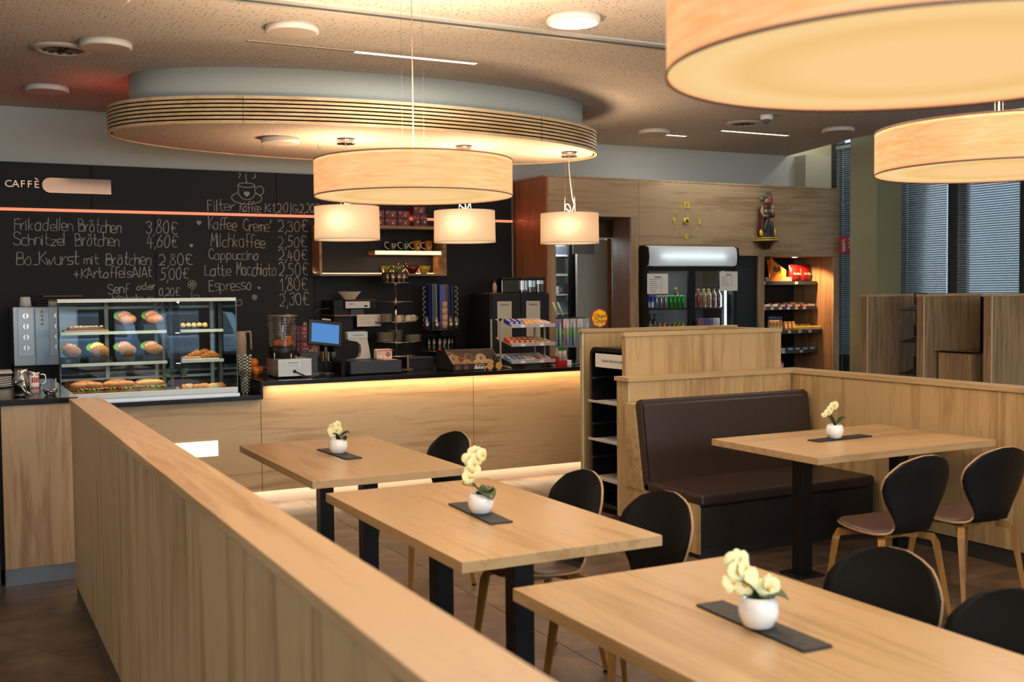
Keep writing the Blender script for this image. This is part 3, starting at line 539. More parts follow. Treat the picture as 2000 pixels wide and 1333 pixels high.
MB().ell((-.045,-.05,.16),(.02,.02,.09),rot=Matrix.Rotation(.35,3,'Y')).build('robe_fold',mat('#33352d',.5),st); MB().ell((.03,-.05,.13),(.018,.02,.10),rot=Matrix.Rotation(-.2,3,'Y')).build('robe_fold',mat('#33352d',.5),st)
# fire-extinguisher sign
fs=thing('fire_sign','red square fire extinguisher sign fixed at the right edge of the wall unit','sign',(9.565,F-.03,2.155))
B(-.115,-.004,-.10,.105,.004,.10).build('plate',mat('#b01820',.45,emis=.08),fs)
MB().prism([(-.075,-.075),(-.03,-.075),(-.03,.02),(-.04,.035),(-.065,.035),(-.075,.02)],-.0055,-.0045).build('extinguisher_symbol',WHITE,fs)
MB().prism([(-.058,.035),(-.045,.035),(-.045,.055),(-.02,.07),(-.03,.078),(-.085,.055),(-.09,.02),(-.083,.02),(-.078,.048),(-.058,.052)],-.0055,-.0045).build('hose_symbol',WHITE,fs)
for k in range(3): 
    o=k*.045-.03; MB().prism([(.01,o),(.05,o+.002),(.085,o+.035),(.06,o+.03),(.07,o+.05),(.035,o+.025)],-.0055,-.0045).build('flame_symbol',WHITE,fs)
# ================================================================ DOORWAY: door leaf, shelf, kitchenware
dr=thing('door_leaf','grey open kitchen door leaf with oak edge inside the unit doorway','door',(6.60,10.58,0)); 
B(-.24,0,0,.16,.04,2.22).build('leaf',mat('#a3a298',.6),dr); B(.16,-.005,0,.215,.045,2.24).build('edge_frame',mat('#a06a3a',.5),dr); MB().tube([(.185,-.02,1.62),(.185,-.006,1.62)],.007,8).build('latch',CHROME,dr)
B(-.30,-.01,2.06,-.02,-.001,2.18).build('door_closer',mat('#8d8f8c',.4,.5),dr)
solo(B(6.34,10.72,0,6.45,10.76,2.5),'black_post',BLACK,'black upright post between shelf and grey door','post')
ks=thing('kitchen_shelf','white kitchen shelving seen through the doorway','shelf',(6.14,10.95,0))
B(-.42,.30,0,.46,.32,2.6).build('back_panel',mat('#a9aca9',.6),ks)
for z in (.55,.93,1.15,1.37,1.59,1.82,2.045): B(-.42,0,z,.46,.30,z+.022).build('shelf_board',mat('#c5c8c6',.5),ks)
def kit(name,mb,m,label,cat,loc,group=None): return solo(mb,name,m,label,cat,loc,group=group)
kit('storage_box',B(-.16,-.1,0,.16,.1,.19,bev=.01),GLASSC,'clear plastic box on the upper kitchen shelf','box',(6.42,11.08,1.843))
kit('kitchen_mug',MB().lathe([(.035,0),(.04,.09),(.037,.09),(.033,.01)],capt=False).tube([(.037,0,.07),(.065,0,.06),(.06,0,.03),(.036,0,.02)],.006,6),WHITEG,'white mug on the middle kitchen shelf','mug',(6.335,11.03,1.613))
kit('jar',MB().cyl((0,0,0),.05,.12).cyl((0,0,.12),.042,.02),mat('#6f8a92',.3),'blue-grey jar beside the white mug on the kitchen shelf','jar',(6.43,11.09,1.613))
kit('food_packet',B(-.05,-.03,0,.05,.03,.12,bev=.004),mat('#a06a68',.5),'reddish packet at the right of the kitchen shelf','packet',(6.54,11.05,1.613))
kit('storage_box',B(-.14,-.1,0,.14,.1,.13,bev=.01),mat('#7d96a6',.5),'blue-grey box on the lower kitchen shelf','box',(6.42,11.08,1.393))
kit('storage_box',B(-.12,-.1,0,.12,.1,.10,bev=.01),mat('#4d5256',.5),'dark box on the top kitchen shelf','box',(6.42,11.08,2.068))
# ================================================================ DRINKS FRIDGE
fr=thing('drinks_fridge','black double-door drinks fridge with glowing canopy in the wall unit','fridge',(7.225,9.60,0))
w2=.615
MB().box(-w2,.03,.0,-w2+.03,.60,2.12).box(w2-.03,.03,0,w2,.60,2.12).box(-w2+.03,.58,0,w2-.03,.60,2.12).box(-w2+.03,.03,0,w2-.03,.58,.12).box(-w2+.03,.03,1.88,w2-.03,.58,2.12).build('cabinet',BLACK,fr)
for xa in (-w2,w2-.025): MB().prism([(.03,1.90),(-.03,1.905),(-.045,2.0),(-.03,2.10),(.03,2.115)],xa,xa+.025,'x').build('canopy_cheek',BLACK,fr)
# glowing light box: tube behind an opal panel
def lightbox_mat():
    m=bpy.data.materials.new('opal_panel'); m.use_nodes=True; nt=m.node_tree; nt.nodes.clear(); N=nt.nodes.new; L=nt.links.new; o=N('ShaderNodeOutputMaterial')
    tl=N('ShaderNodeBsdfTranslucent'); tl.inputs[0].default_value=(.8,.86,.9,1); gl=N('ShaderNodeBsdfGlossy'); gl.inputs['Roughness'].default_value=.3; df=N('ShaderNodeBsdfDiffuse'); df.inputs[0].default_value=(.7,.74,.76,1)
    a=N('ShaderNodeMixShader'); a.inputs[0].default_value=.35; L(tl.outputs[0],a.inputs[1]); L(df.outputs[0],a.inputs[2]); b=N('ShaderNodeMixShader'); b.inputs[0].default_value=.06; L(a.outputs[0],b.inputs[1]); L(gl.outputs[0],b.inputs[2])
    e=N('ShaderNodeEmission'); e.inputs[0].default_value=(.62,.70,.74,1); e.inputs[1].default_value=.13; s=N('ShaderNodeAddShader'); L(b.outputs[0],s.inputs[0]); L(e.outputs[0],s.inputs[1]); L(s.outputs[0],o.inputs[0]); return m
m=MB(); P=[(-.03,1.910),(-.042,1.955),(-.045,2.0),(-.042,2.05),(-.03,2.098)]
for (a,b) in zip(P,P[1:]): m.quad((-w2+.03,a[0],a[1]),(w2-.03,a[0],a[1]),(w2-.03,b[0],b[1]),(-w2+.03,b[0],b[1]))
m.build('light_panel',lightbox_mat(),fr)
B(-w2+.025,.0,1.9,w2-.025,.03,2.115).build('reflector',WHITE,fr)
area('fridge_sign_light',(7.225,9.6-.005,2.005),(R(90),0,0),.86,.018,3.0,(.85,.93,1))
def door_(x0,x1,hx):
    d=MB().box(x0,-.0,.15,x0+.045,.03,1.885).box(x1-.045,0,.15,x1,.03,1.885).box(x0+.045,0,.15,x1-.045,.03,.20).box(x0+.045,0,1.845,x1-.045,.03,1.885).build('door',BLKM,fr)
    B(x0+.045,.012,.2,x1-.045,.016,1.845).build('pane',glass('fridge_glass',(.93,.95,.96,1),.02,.0),d); B(hx,-.025,.9,hx+.02,-.0,1.3,bev=.004).build('handle',BLACK,d); return d
d1=door_(-w2,0,-.045); d2=door_(.0,w2,.025)
def paper(x,z,w_,h,lines,d,title):
    p=B(x-w_/2,-.002,z-h/2,x+w_/2,-.0005,z+h/2).build('price_list',PAPER,d)
    text(title,.024,(x,-.003,z+h*.33),mat('#2a2a2a',.8),d,'price_lettering',ext=.0002,bold=.0008)
    for k in range(lines):
        zz=z+h*.20-k*.022; B(x-w_*.42,-.003,zz,x-w_*.42+w_*random.uniform(.3,.5),-.0022,zz+.004).build('text_line',mat('#55534f',.8),p); B(x+w_*.12,-.003,zz,x+w_*.22,-.0022,zz+.004).build('text_line',mat('#55534f',.8),p)
paper(-.455,1.71,.27,.215,9,d1,'Getränke'); paper(.50,1.735,.25,.215,5,d2,'Schorle')
B(-.62+.1,-.001,1.888,-.62+.55,-.0,1.898).build('trim_strip',mat('#505458',.3,.8),fr); B(.43,-.003,1.888,.50,0,1.902).build('thermostat',mat('#33363a',.3),fr); B(.515,-.003,1.888,.53,0,1.902).build('power_switch',mat('#a01818',.4,emis=.6),fr)
for k,z in enumerate((1.445,1.165,.88,.55)):
    m=MB()
    for q in range(9): y=.07+q*.055; m.box(-w2+.04,y,z-.004,w2-.04,y+.004,z)
    m.box(-w2+.04,.068,z-.018,w2-.04,.073,z).build('wire_shelf',mat('#30343a',.4,.6),fr)
B(.50,.055,.3,.515,.075,1.84).build('led_tube',emit('fridge_led',(.85,.92,1),7),fr)
area('fridge_inner_light',(7.225+.50,9.6+.10,1.2),(0,R(90),0),1.4,.03,5,(.82,.9,1)); area('fridge_inner_light',(7.225,9.6+.2,1.86),(0,0,0),1.0,.1,4,(.85,.93,1))
B(-w2+.035,.565,.15,w2-.035,.575,1.86).build('liner',mat('#2b2e31',.5),fr)
FX,FY=7.225,9.60
CN={}
def uniq(label):
    CN[label]=CN.get(label,-1)+1; k=CN[label]; return label+', '+(ORD[k]+' from the left' if k else 'leftmost')
def can(x,z,colr,label,group,h=.135,r=.026,band=None):
    t=thing('drink_can',uniq(label),'can',(FX+x,FY+.12,z),group=group); MB().lathe([(r*.85,0),(r,.008),(r,h-.014),(r*.82,h)],n=16).build('body',mat(colr,.25,.6),t); MB().lathe([(r*.78,h),(r*.8,h+.003)],n=16).build('lid',CHROME,t)
    if band: MB().lathe([(r+.0005,h*.05),(r+.0005,h*.5)],n=16,capb=False,capt=False).build('band',mat(band,.25,.5),t)
    return t
for k in range(3): can(-.545+k*.052,1.447,'#1638b8','slim blue and silver can on the upper fridge shelf','blue slim cans in the fridge',band='#b9bcc8')
for k in range(3): can(-.385+k*.06,1.447,'#9aa0a0','slim silver-grey can on the upper fridge shelf','silver slim cans in the fridge')
for k in range(4): can(-.20+k*.055,1.447,'#1f9a38','slim bright green can, front row of the fridge','green slim cans in the fridge')
for k in range(4): can(-.20+k*.055,1.447,'#1f8a34','slim green can in the second row of the fridge','second row of green cans in the fridge').location.y+=.06
def bottle(x,y,z,colr,cap,label,group,h=.20,r=.032,labcol=None,neck=.5):
    t=thing('drink_bottle',uniq(label),'bottle',(FX+x,FY+y,z),group=group)
    MB().lathe([(r*.9,0),(r,.008),(r,h*.62),(r*.85,h*.72),(r*.42,h*.86),(r*.42,h*.92)],n=16).build('body',mat(colr,.2,coat=.4),t); MB().lathe([(r*.46,h*.92),(r*.46,h)],n=14).build('cap',mat(cap,.4),t)
    if labcol: MB().lathe([(r+.0006,h*.12),(r+.0006,h*.5)],n=16,capb=False,capt=False).build('label',mat(labcol,.5),t)
    return t
for k,(c_,nm) in enumerate((('#a86a72','dusty pink'),('#a03a44','red'),('#b0985e','straw yellow'),('#b89a54','golden'),('#7a5650','brown'),('#5f463e','dark brown'))):
    bottle(.115+k*.070,.13,1.447,c_,'#c9c02c' if k<4 else '#1a1a1a','%s juice bottle on the right fridge shelf'%nm,'juice bottles on the right fridge shelf',h=.205,r=.031)
bottle(-.055,.22,1.447,'#1d2418','#c9c02c','dark bottle with yellow cap behind the green cans','juice bottles on the right fridge shelf',h=.22)
for k in range(3): bottle(-.54+k*.065,.12,1.168,'#2a1c10','#222222','dark bottle with yellow-green label, lower fridge shelf' if k<2 else 'dark bottle with mauve label, lower fridge shelf','brown bottles on the lower fridge shelf',h=.215,r=.03,labcol='#a6ae54' if k<2 else '#8a7480')
for k in range(6): can(-.35+k*.062,1.168,('#c9781c','#c9781c','#5f6a5c','#8a7a20','#9a8420','#b09a2c')[k],('amber','amber','grey-green','olive','mustard','yellow')[k]+' short can on the lower fridge shelf','short cans on the lower fridge shelf',h=.115,r=.029)
for k,(c_,nm,w_,h) in enumerate((('#27351f','dark green',.06,.15),('#b07a84','rose pink',.085,.155),('#7a6aa4','violet',.10,.155),('#cfc8b8','cream',.09,.155))):
    x=(.10,.19,.29,.40)[k]; o=solo(B(-w_/2,-.04,0,w_/2,.04,h,bev=.003),'drink_carton',mat(c_,.4),'%s drink carton on the lower right fridge shelf'%nm,'carton',(FX+x,FY+.13,1.168),group='cartons in the fridge')
# ================================================================ BOOTH PARTITIONS right
WP=[wood('booth_oak','#6f5b44','#876f53','#9a8264','z',seed=40)]
def booth(y,x1,label):
    t=thing('booth_partition',label,'partition',(7.86,y,0)); B(0,0,0,x1-7.86,.085,1.555,bev=.001).build('panel',WP[0],t); B(-.004,-.006,1.555,x1-7.86,.09,1.578).build('cap',WX,t); B(-.003,-.003,0,.006,.004,1.555).build('edge_strip',mat('#c9b79a',.4),t); return t
booth(7.68,9.1,'oak partition nearest the olive column, behind the brochure rack'); booth(7.0,8.62,'middle oak partition above the low cabinet'); booth(6.28,9.4,'oak partition at the right edge of the picture')
solo(B(8.60,6.9,0,8.66,7.5,1.55),'dark_upright',BLACK,'black upright panel between the two right partitions','panel')  # black sheet stands in for the dark gap
lc=thing('low_cabinet','low oak cabinet with two doors and glass top between the partitions','cabinet',(7.98,6.58,0)); 
for k in range(2): B(.0+k*.285,0,.05,.28+k*.285,.02,1.05,bev=.001).build('door',WP[0],lc)
B(0,.02,0,.57,.36,1.05).build('body',WP[0],lc); B(-.02,-.02,1.055,.6,.38,1.065).build('glass_top',GLASSC,lc)
brk=thing('brochure_rack','black brochure rack with angled trays beside the middle partition','rack',(8.30,7.25,0))
B(.02,.2,0,.10,.26,1.5).build('post',BLACK,brk)
for k,z in enumerate((1.42,1.12,.82)):
    MB().prism([(-.25,z),(.0,z+.05),(.0,z+.058),(-.26,z+.008)],-.05 if 0 else .0,.2,'y').build('tray',mat('#2c2b2c',.35),brk); B(-.2,.08,z+.06,-.02,.09,z+.17).build('brochure',mat('#4a3c40',.5),brk)
# ================================================================ FRONT PARTITIONS AND BENCH
lw=thing('low_partition','long low oak partition wall running from the left foreground to the counter','partition',(.58,6.24,0))
WLW=wood('low_wall_oak','#8f7553','#a78b66','#b99e78','z',seed=50,sc_=.8); WLC=wood('low_wall_cap','#a07e58','#b28f68','#c19f78','y',seed=51)
for k,(y0,y1) in enumerate(((-2.6,0),(-5.2,-2.604),(-8.2,-5.204))): B(.006,y0,.08,.149,y1,1.052,bev=.001).build('side_panel',WLW,lw)
B(.012,-8.2,0,.143,-.006,.08).build('plinth',mat('#4a4236',.6),lw)
for (y0,y1) in ((-3.05,.006),(-8.2,-3.053)): B(-.002,y0,1.055,.157,y1,1.082,bev=.0015).build('cap',WLC,lw)
def capped(t,x0,y0,x1,y1,z,seams,axis,ov=.012,plinth=True):
    # seams along the long axis
    e=[ (x0 if axis=='x' else y0) ]+seams+[(x1 if axis=='x' else y1)]
    for a,b in zip(e,e[1:]):
        bb=(a+.001,y0,b-.001,y1) if axis=='x' else (x0,a+.001,x1,b-.001)
        B(bb[0],bb[1],.1 if plinth else .02,bb[2],bb[3],z-.028,bev=.001).build('panel',WZ,t)
    if plinth: B(x0+.012,y0+.012,0,x1-.012,y1-.012,.1).build('plinth',mat('#2e2a26',.6),t)
    B(x0-ov,y0-ov,z-.028,x1+ov,y1+ov,z,bev=.0015).build('cap',WX if axis=='x' else WY,t)
bp=thing('bench_partition','oak partition behind the brown bench, at right angles to its twin','partition',(0,0,0)); capped(bp,4.03,6.05,5.44,6.20,1.052,[],'x'); B(4.026,6.047,.1,4.034,6.055,1.02).build('edge_strip',mat('#b9b09c',.4),bp)
rp=thing('long_partition','long oak partition behind the right table, running towards the right foreground','partition',(0,0,0)); capped(rp,5.455,1.2,5.60,6.20,1.050,[2.3,3.5,4.55,5.35],'y')
tp=thing('tall_partition','taller oak partition directly behind the bench partition','partition',(0,0,0)); capped(tp,4.115,6.225,5.50,6.262,1.345,[],'x',ov=.006)
B(4.111,6.222,.1,4.119,6.228,1.315).build('edge_strip',mat('#8a6a4c',.5),tp)
ap=thing('rack_partition','oak partition behind the black tray rack, its cap level with the chocolate rack','partition',(0,0,0)); capped(ap,4.285,7.055,5.755,7.10,1.345,[],'x',ov=.008)
B(4.281,7.052,.1,4.289,7.058,1.315).build('edge_strip',mat('#cfe0c8',.3),ap)
cpn=thing('side_partition','short oak partition closing the tray rack bay at its far end','partition',(0,0,0)); capped(cpn,5.46,6.275,5.50,7.04,1.342,[],'y',ov=.004)
# tray rack
rk=thing('tray_rack','black tray return rack with a paper note between the oak partitions','rack',(4.25,6.58,0))
m=MB()
oz=[(-.30,.05),(.32,.05)]+[(.25+.07*math.cos(R(a)),1.15+.07*math.sin(R(a))) for a in range(0,91,15)]+[(-.30,1.22)]
iz=[(-.27,.08),(.29,.08)]+[(.25+.04*math.cos(R(a)),1.15+.04*math.sin(R(a))) for a in range(0,91,15)]+[(-.27,1.19)]
def ringx(m,o,i,x0,x1):
    b=m.b; A=[[b.verts.new((x,p[0],p[1])) for p in q] for x in (x0,x1) for q in (o,i)]; n=len(o)
    for k in range(n):
        j=(k+1)%n; m._mark([b.faces.new((A[0][k],A[0][j],A[1][j],A[1][k])),b.faces.new((A[2][k],A[2][j],A[3][j],A[3][k])),b.faces.new((A[0][k],A[0][j],A[2][j],A[2][k])),b.faces.new((A[1][k],A[1][j],A[3][j],A[3][k]))])
ringx(m,oz,iz,0,.62); m.build('frame',BLKM,rk); B(.60,-.27,.08,.615,.29,1.19).build('back_panel',BLACK,rk)
B(.02,-.27,1.192,.60,.29,1.20).build('top_tray',BLACK,rk)
p=B(-.004,-.27,1.075,.0,.235,1.175).build('note',PAPER,rk); text('Geschirr bitte hier abstellen.',.030,(-.006,-.02,1.125),mat('#3a3a3a',.8),rk,'note_lettering',rot=(R(90),0,R(-90)),ext=.0002,sx=.95)
for z in (.99,.65,.40,.13): 
    for yy in (-.26,.265): B(.0,yy,z-.006,.58,yy+.015,z+.006).build('tray_rail',mat('#4a4d50',.35,.7),rk)
def tray(z,label):
    t=B(-.05,-.255,z,.40,.27,z+.008,bev=.003).box(-.05,-.255,z+.006,-.035,.27,z+.018).build('tray',mat('#b8b4ac',.4),None,(4.25,6.58,0)); return tag(t,label,'tray',group='trays in the return rack')
tray(.815,'light grey tray on the upper level of the return rack'); tray(.535,'light grey tray on the middle level of the return rack'); tray(.255,'light grey tray on the lowest visible level of the return rack')
for z in (.815,.535,.255):
    for yy in (-.268,.272): B(.0,yy,z-.008,.58,yy+.016,z-.001).build('tray_rail',mat('#4a4d50',.35,.7),rk)
# bench
bn=thing('bench','dark brown upholstered bench against the oak partition by the right table','bench',(4.0,5.24,0))
L_=1.43
B(.012,.03,.0,L_,.78,.08).build('plinth',mat('#171412',.6),bn); B(.012,.012,.08,L_,.58,.315).build('base_front',LEATHER,bn); B(0,.012,.03,.012,.80,.332).build('side_panel',WZ,bn)
MB().box(0,-.01,.32,L_+.0,.60,.395,bev=.02).build('seat_cushion',LEATHERP,bn)
m=MB(); m.prism([(.53,.33),(.605,.33),(.70,.895),(.675,.918),(.635,.918),(.615,.895)],.0,L_-.0,'x'); 
bmesh.ops.bevel(m.b,geom=list(m.b.edges),offset=.014,segments=2,affect='EDGES'); o=m.build('backrest',LEATHERP,bn)
MB().prism([(.60,.33),(.80,.33),(.80,.885),(.70,.885)],-.006,L_,'x').build('back_housing',WX,bn)
# ================================================================ TABLES
def table(x,y,lx,ly,label,m,legs):
    t=thing('dining_table',label,'table',(x,y,0),group='oak-topped tables'); 
    B(-lx/2,-ly/2,.712,lx/2,ly/2,.75,bev=.0015).build('tabletop',m,t)
    for ox,oy in legs:
        B(ox-.04,oy-.04,.012,ox+.04,oy+.04,.712,bev=.002).build('leg',BLKM,t)
    for ox,oy in legs: B(ox-.09,oy-.09,0,ox+.09,oy+.09,.012,bev=.003).build('foot_plate',BLKM,t)
    return t
table(1.905,5.63,.80,1.42,'oak table farthest from the camera, nearest the counter',WT,((0,-.36),(0,.36)))
table(1.860,3.885,.79,1.42,'middle oak table with the tallest orchid spray',WT,((0,-.36),(0,.36)))
table(1.855,2.10,.78,1.44,'nearest oak table at the bottom right of the picture',WT,((0,-.36),(0,.36)))
table(4.68,4.69,1.36,.88,'oak table in front of the brown bench',WT4,((-.38,0),(.38,0)))
# ================================================================ CHAIRS
def chair():
    t=thing('dining_chair','x','chair')
    path=[(0,.215,.438),(.04,.20,.452),(.10,.16,.456),(.22,.08,.447),(.36,-.02,.440),(.46,-.09,.437),(.53,-.135,.441),(.58,-.165,.456),(.63,-.185,.485),(.70,-.198,.535),(.77,-.212,.60),(.84,-.228,.67),(.90,-.245,.73),(.95,-.258,.78),(1.0,-.268,.835)]
    wid=[(0,.05),(.02,.10),(.05,.135),(.10,.168),(.16,.188),(.25,.203),(.36,.205),(.45,.186),(.51,.158),(.56,.130),(.61,.116),(.66,.122),(.72,.150),(.79,.192),(.85,.211),(.90,.203),(.94,.178),(.97,.14),(.99,.085),(1,.03)]
    def ip(T,v):
        for a,b in zip(T,T[1:]):
            if v<=b[0]:
                k=(v-a[0])/(b[0]-a[0]); return [a[i]+(b[i]-a[i])*k for i in range(1,len(a))]
        return list(T[-1][1:])
    vs=[0,.01,.03,.06,.10,.16,.22,.29,.36,.42,.47,.51,.55,.58,.61,.64,.68,.72,.76,.80,.84,.87,.90,.925,.95,.97,.985,.995,1]; nu=12
    def P(v,u,off):
        y,z=ip(path,v); y2,z2=ip(path,min(1,v+.02)); y1,z1=ip(path,max(0,v-.02)); d=math.hypot(y2-y1,z2-z1); ny,nz=(z2-z1)/d,-(y2-y1)/d  # outward (under/behind)... 
        ny,nz=-ny,-nz
        w_=ip(wid,v)[0]; x=u*w_; back=max(0,min(1,(v-.5)/.2)); c=(abs(x)/.2)**2
        y+=back*.045*c; z+=(1-back)*.012*c*(1 if v>.1 else v*10)
        return Vector((x,y,z))+Vector((0,-ny,-nz))*(-off)
    def grid(m,off,v0,v1,shrink=1.0):
        V=[v for v in vs if v0<=v<=v1]; return [[m.b.verts.new(P(v,(i/nu*2-1)*shrink,off)) for i in range(nu+1)] for v in V]
    m=MB(); A=grid(m,0,0,1); Bq=grid(m,.011,0,1)
    for g in (A,Bq):
        for p,q in zip(g,g[1:]): m._mark([m.b.faces.new((p[i],p[i+1],q[i+1],q[i])) for i in range(nu)],True)
    m.mi=1; n=len(A)
    for k in range(n-1):
        for e in (0,nu): m._mark([m.b.faces.new((A[k][e],A[k+1][e],Bq[k+1][e],Bq[k][e]))],False)
    for k in (0,n-1): m._mark([m.b.faces.new((A[k][i],A[k][i+1],Bq[k][i+1],Bq[k][i])) for i in range(nu)],False)
    m.build('shell',[mat('#0a0a0b',.5,spec=.25),PLY],t)
    # pad on the seat and the inside of the back
    m=MB(); 
    def pad(v0,v1,s,th):
        a=grid(m,-.0005,v0,v1,s); V=[v for v in vs if v0<=v<=v1]; c=[]
        for k,v in enumerate(V):
            e=min(1,(k+.15)/1.5,(len(V)-1-k+.15)/1.5); c.append([m.b.verts.new(P(v,(i/nu*2-1)*s*.985,-.0005-th*e*min(1,.35+min(i,nu-i)*.5))) for i in range(nu+1)])
        for p,q in zip(c,c[1:]): m._mark([m.b.faces.new((p[i],p[i+1],q[i+1],q[i])) for i in range(nu)],True)
        for k in range(len(a)-1):
            for e in (0,nu): m._mark([m.b.faces.new((a[k][e],a[k+1][e],c[k+1][e],c[k][e]))],True)
        for k in (0,len(a)-1): m._mark([m.b.faces.new((a[k][i],a[k][i+1],c[k][i+1],c[k][i])) for i in range(nu)],True)
    pad(.01,.51,.95,.014); m.build('seat_pad',mat('#46302a',.36,bump=.08,bscale=300),t)
    B(-.10,-.09,.405,.10,.09,.428,bev=.004).build('under_frame',WL,t)
    for sx in (-1,1):
        for fy,ty,ky in ((.205,.10,.155),(-.215,-.08,-.145)):
            MB().tube([(sx*.03,ty*.5,.412),(sx*.12,ty*1.1,.410),(sx*.163,ky,.402),(sx*.176,ky+(fy-ky)*.15,.37),(sx*.212,fy,.008)],[.017,.020,.024,.024,.013],4,sm=False).build('leg',WL,t)
            MB().cyl((sx*.212,fy,0),.013,.009,10).build('foot_cap',BLACK,t)
    return t
c0=chair(); c0.location=(4.128,3.906,0); c0.rotation_euler=(0,0,R(-3)); c0['label']='black shell chair at the left in front of the right table'; c0['group']='black plywood shell chairs'
for (x,y,rz,lb) in ((4.677,3.897,-4.8,'black shell chair at the right in front of the right table, near the partition'),(2.325,5.591,100,'black shell chair at the table farthest from the camera'),
    (2.244,4.09,91.6,'farther black shell chair at the middle table'),(2.248,3.466,96,'nearer black shell chair at the middle table'),(2.28,2.336,96.7,'black shell chair with its round back behind the nearest table'),(2.22,1.83,95,'black shell chair cut off by the right edge of the picture')):
    dup(c0,(x,y,0),R(rz),lb)
# ================================================================ SLATES AND ORCHIDS
def slate(x,y,rz,label):
    m=MB(); pts=[]; rnd=random.Random(int(x*100+y*10)); 
    for (a,b,n) in (((-.045,-.22),(.045,-.22),3),((.045,-.22),(.045,.22),12),((.045,.22),(-.045,.22),3),((-.045,.22),(-.045,-.22),12)):
        for i in range(n): pts.append((a[0]+(b[0]-a[0])*i/n+rnd.uniform(-.0012,.0012),a[1]+(b[1]-a[1])*i/n+rnd.uniform(-.0012,.0012)))
    return solo(m.prism(pts,0,.007,'z'),'slate_tray',SLATE,label,'slate',(x,y,.7502),R(rz),group='slate strips on the tables')
slate(1.893,5.69,3,'slate strip on the table farthest from the camera'); slate(1.856,3.855,-3,'slate strip on the middle table'); slate(1.856,2.18,-2,'slate strip on the nearest table'); slate(4.634,4.738,-87,'slate strip on the table by the bench')
def orchid(x,y,z,stems,leaves,flowers,label,r=.052):
    t=thing('potted_orchid',label,'plant',(x,y,z),group='yellow orchids in white pots')
    MB().lathe([(r*.60,0),(r*.74,.004),(r*.95,.028),(r,.045),(r*.93,.066),(r*.78,.080),(r*.72,.078),(r*.70,.070)],n=28,capt=False).build('pot',WHITEG,t)
    MB().lathe([(r*.72,.070),(r*.4,.074)],n=20,capb=False).build('soil',mat('#1d150f',.9,bump=.5),t)
    for S in stems: MB().tube(S,.0022,6).build('stem',mat('#5a6a34',.5),t)
    for (a,l,wd,up,dz) in leaves:
        m=MB(); rows=[]; n=7; dx,dy=math.cos(R(a)),math.sin(R(a))
        for i in range(n+1):
            s_=i/n; w_=wd*math.sin(PI*min(1,.10+s_*.88))**.7*(1 if i<n else .2); rr=l*s_; zz=.072+up*math.sin(s_*PI*.55)-dz*s_*s_
            rows.append([m.b.verts.new((dx*rr-dy*w_*k,dy*rr+dx*w_*k,zz+abs(k)*w_*.35)) for k in (-1,-.5,0,.5,1)])
        for p,q in zip(rows,rows[1:]): m._mark([m.b.faces.new((p[i],p[i+1],q[i+1],q[i])) for i in range(4)],True)
        m.build('leaf',DGREEN,t,fix=False)
    for (fx,fy,fz,s_,az,el) in flowers:
        m=MB(); rot=Matrix.Rotation(R(az),3,'Z')@Matrix.Rotation(R(el),3,'X')
        for k,(ang,ln,wd) in enumerate(((90,1,.85),(18+4,1.15,1.35),(162-4,1.15,1.35),(-50,1.0,.85),(-130,1.0,.85))):
            a=R(ang); d=Vector((math.cos(a),0,math.sin(a))); q=Vector((-math.sin(a),0,math.cos(a))); rows=[]
            for (u,w_,o) in ((.05,.12,0),(.3,.8,-.10),(.6,1,-.10),(.85,.75,.0),(1,.2,.12)):
                rows.append([m.b.verts.new(rot@((d*u*ln+q*w_*wd*.5*kk+Vector((0,1,0))*(o+.12*abs(kk)-.02*k))*s_)+Vector((fx,fy,fz))) for kk in (-1,0,1)])
            for p,qq in zip(rows,rows[1:]): m._mark([m.b.faces.new((p[i],p[i+1],qq[i+1],qq[i])) for i in range(2)],True)
        o=m.build('blossom',PETAL,t,fix=False)
        MB().ell((fx,fy,fz),(s_*.2,s_*.2,s_*.22),8,6).build('blossom_heart',YEL,t).location=rot@Vector((0,-.12*s_,0))
    return t
Z=.7575
# (view direction from the table towards the camera is roughly -y)
orchid(1.889,5.69,Z,[[(0,0,.07),(.008,0,.105),(-.012,0,.135)]],[(-60,.055,.034,.02,.02),(-20,.072,.034,.045,.01),(200,.045,.022,.04,.0)],[(-.030,-.01,.110,.026,10,0),(-.012,-.012,.125,.028,-15,5),(.0,0,.150,.028,30,0),(-.028,.0,.142,.024,-30,10),(-.040,-.0,.125,.020,20,0)],'small yellow orchid in white pot on the table farthest from the camera')
orchid(1.852,3.83,Z,[[(0,0,.07),(-.008,0,.10),(-.045,.01,.112),(-.068,.02,.118),(-.05,.02,.135),(-.045,.01,.18),(-.03,.01,.225),(.0,0,.235)]],[(-75,.070,.046,.022,.035),(150,.05,.022,.045,.0),(10,.060,.034,.03,.012)],[(-.048,-.0,.145,.030,10,0),(-.038,-.008,.168,.031,-15,0),(-.032,-.01,.195,.031,20,0),(-.045,.0,.215,.030,-20,0),(-.015,-.008,.215,.030,10,5),(.008,-.004,.228,.030,30,0),(-.022,.004,.240,.028,0,10)],'tall arching yellow orchid in white pot on the middle table')
orchid(1.835,2.162,Z,[[(0,0,.07),(-.02,0,.10),(-.05,.01,.13),(-.06,.02,.155)],[(0,0,.07),(.015,0,.095),(.02,-.0,.10)]],[(-40,.078,.046,.020,.022),(160,.080,.040,.050,-.0),(60,.05,.026,.04,0)],[(-.070,.015,.120,.032,10,0),(-.045,.0,.115,.033,-20,0),(-.060,.01,.148,.033,15,5),(-.035,.01,.150,.032,30,0),(-.052,.02,.170,.032,-10,0),(-.018,-.0,.128,.030,20,-10),(.022,-.01,.098,.032,-20,0),(.03,-.005,.108,.026,30,10)],'bushy yellow orchid in white pot on the nearest table')
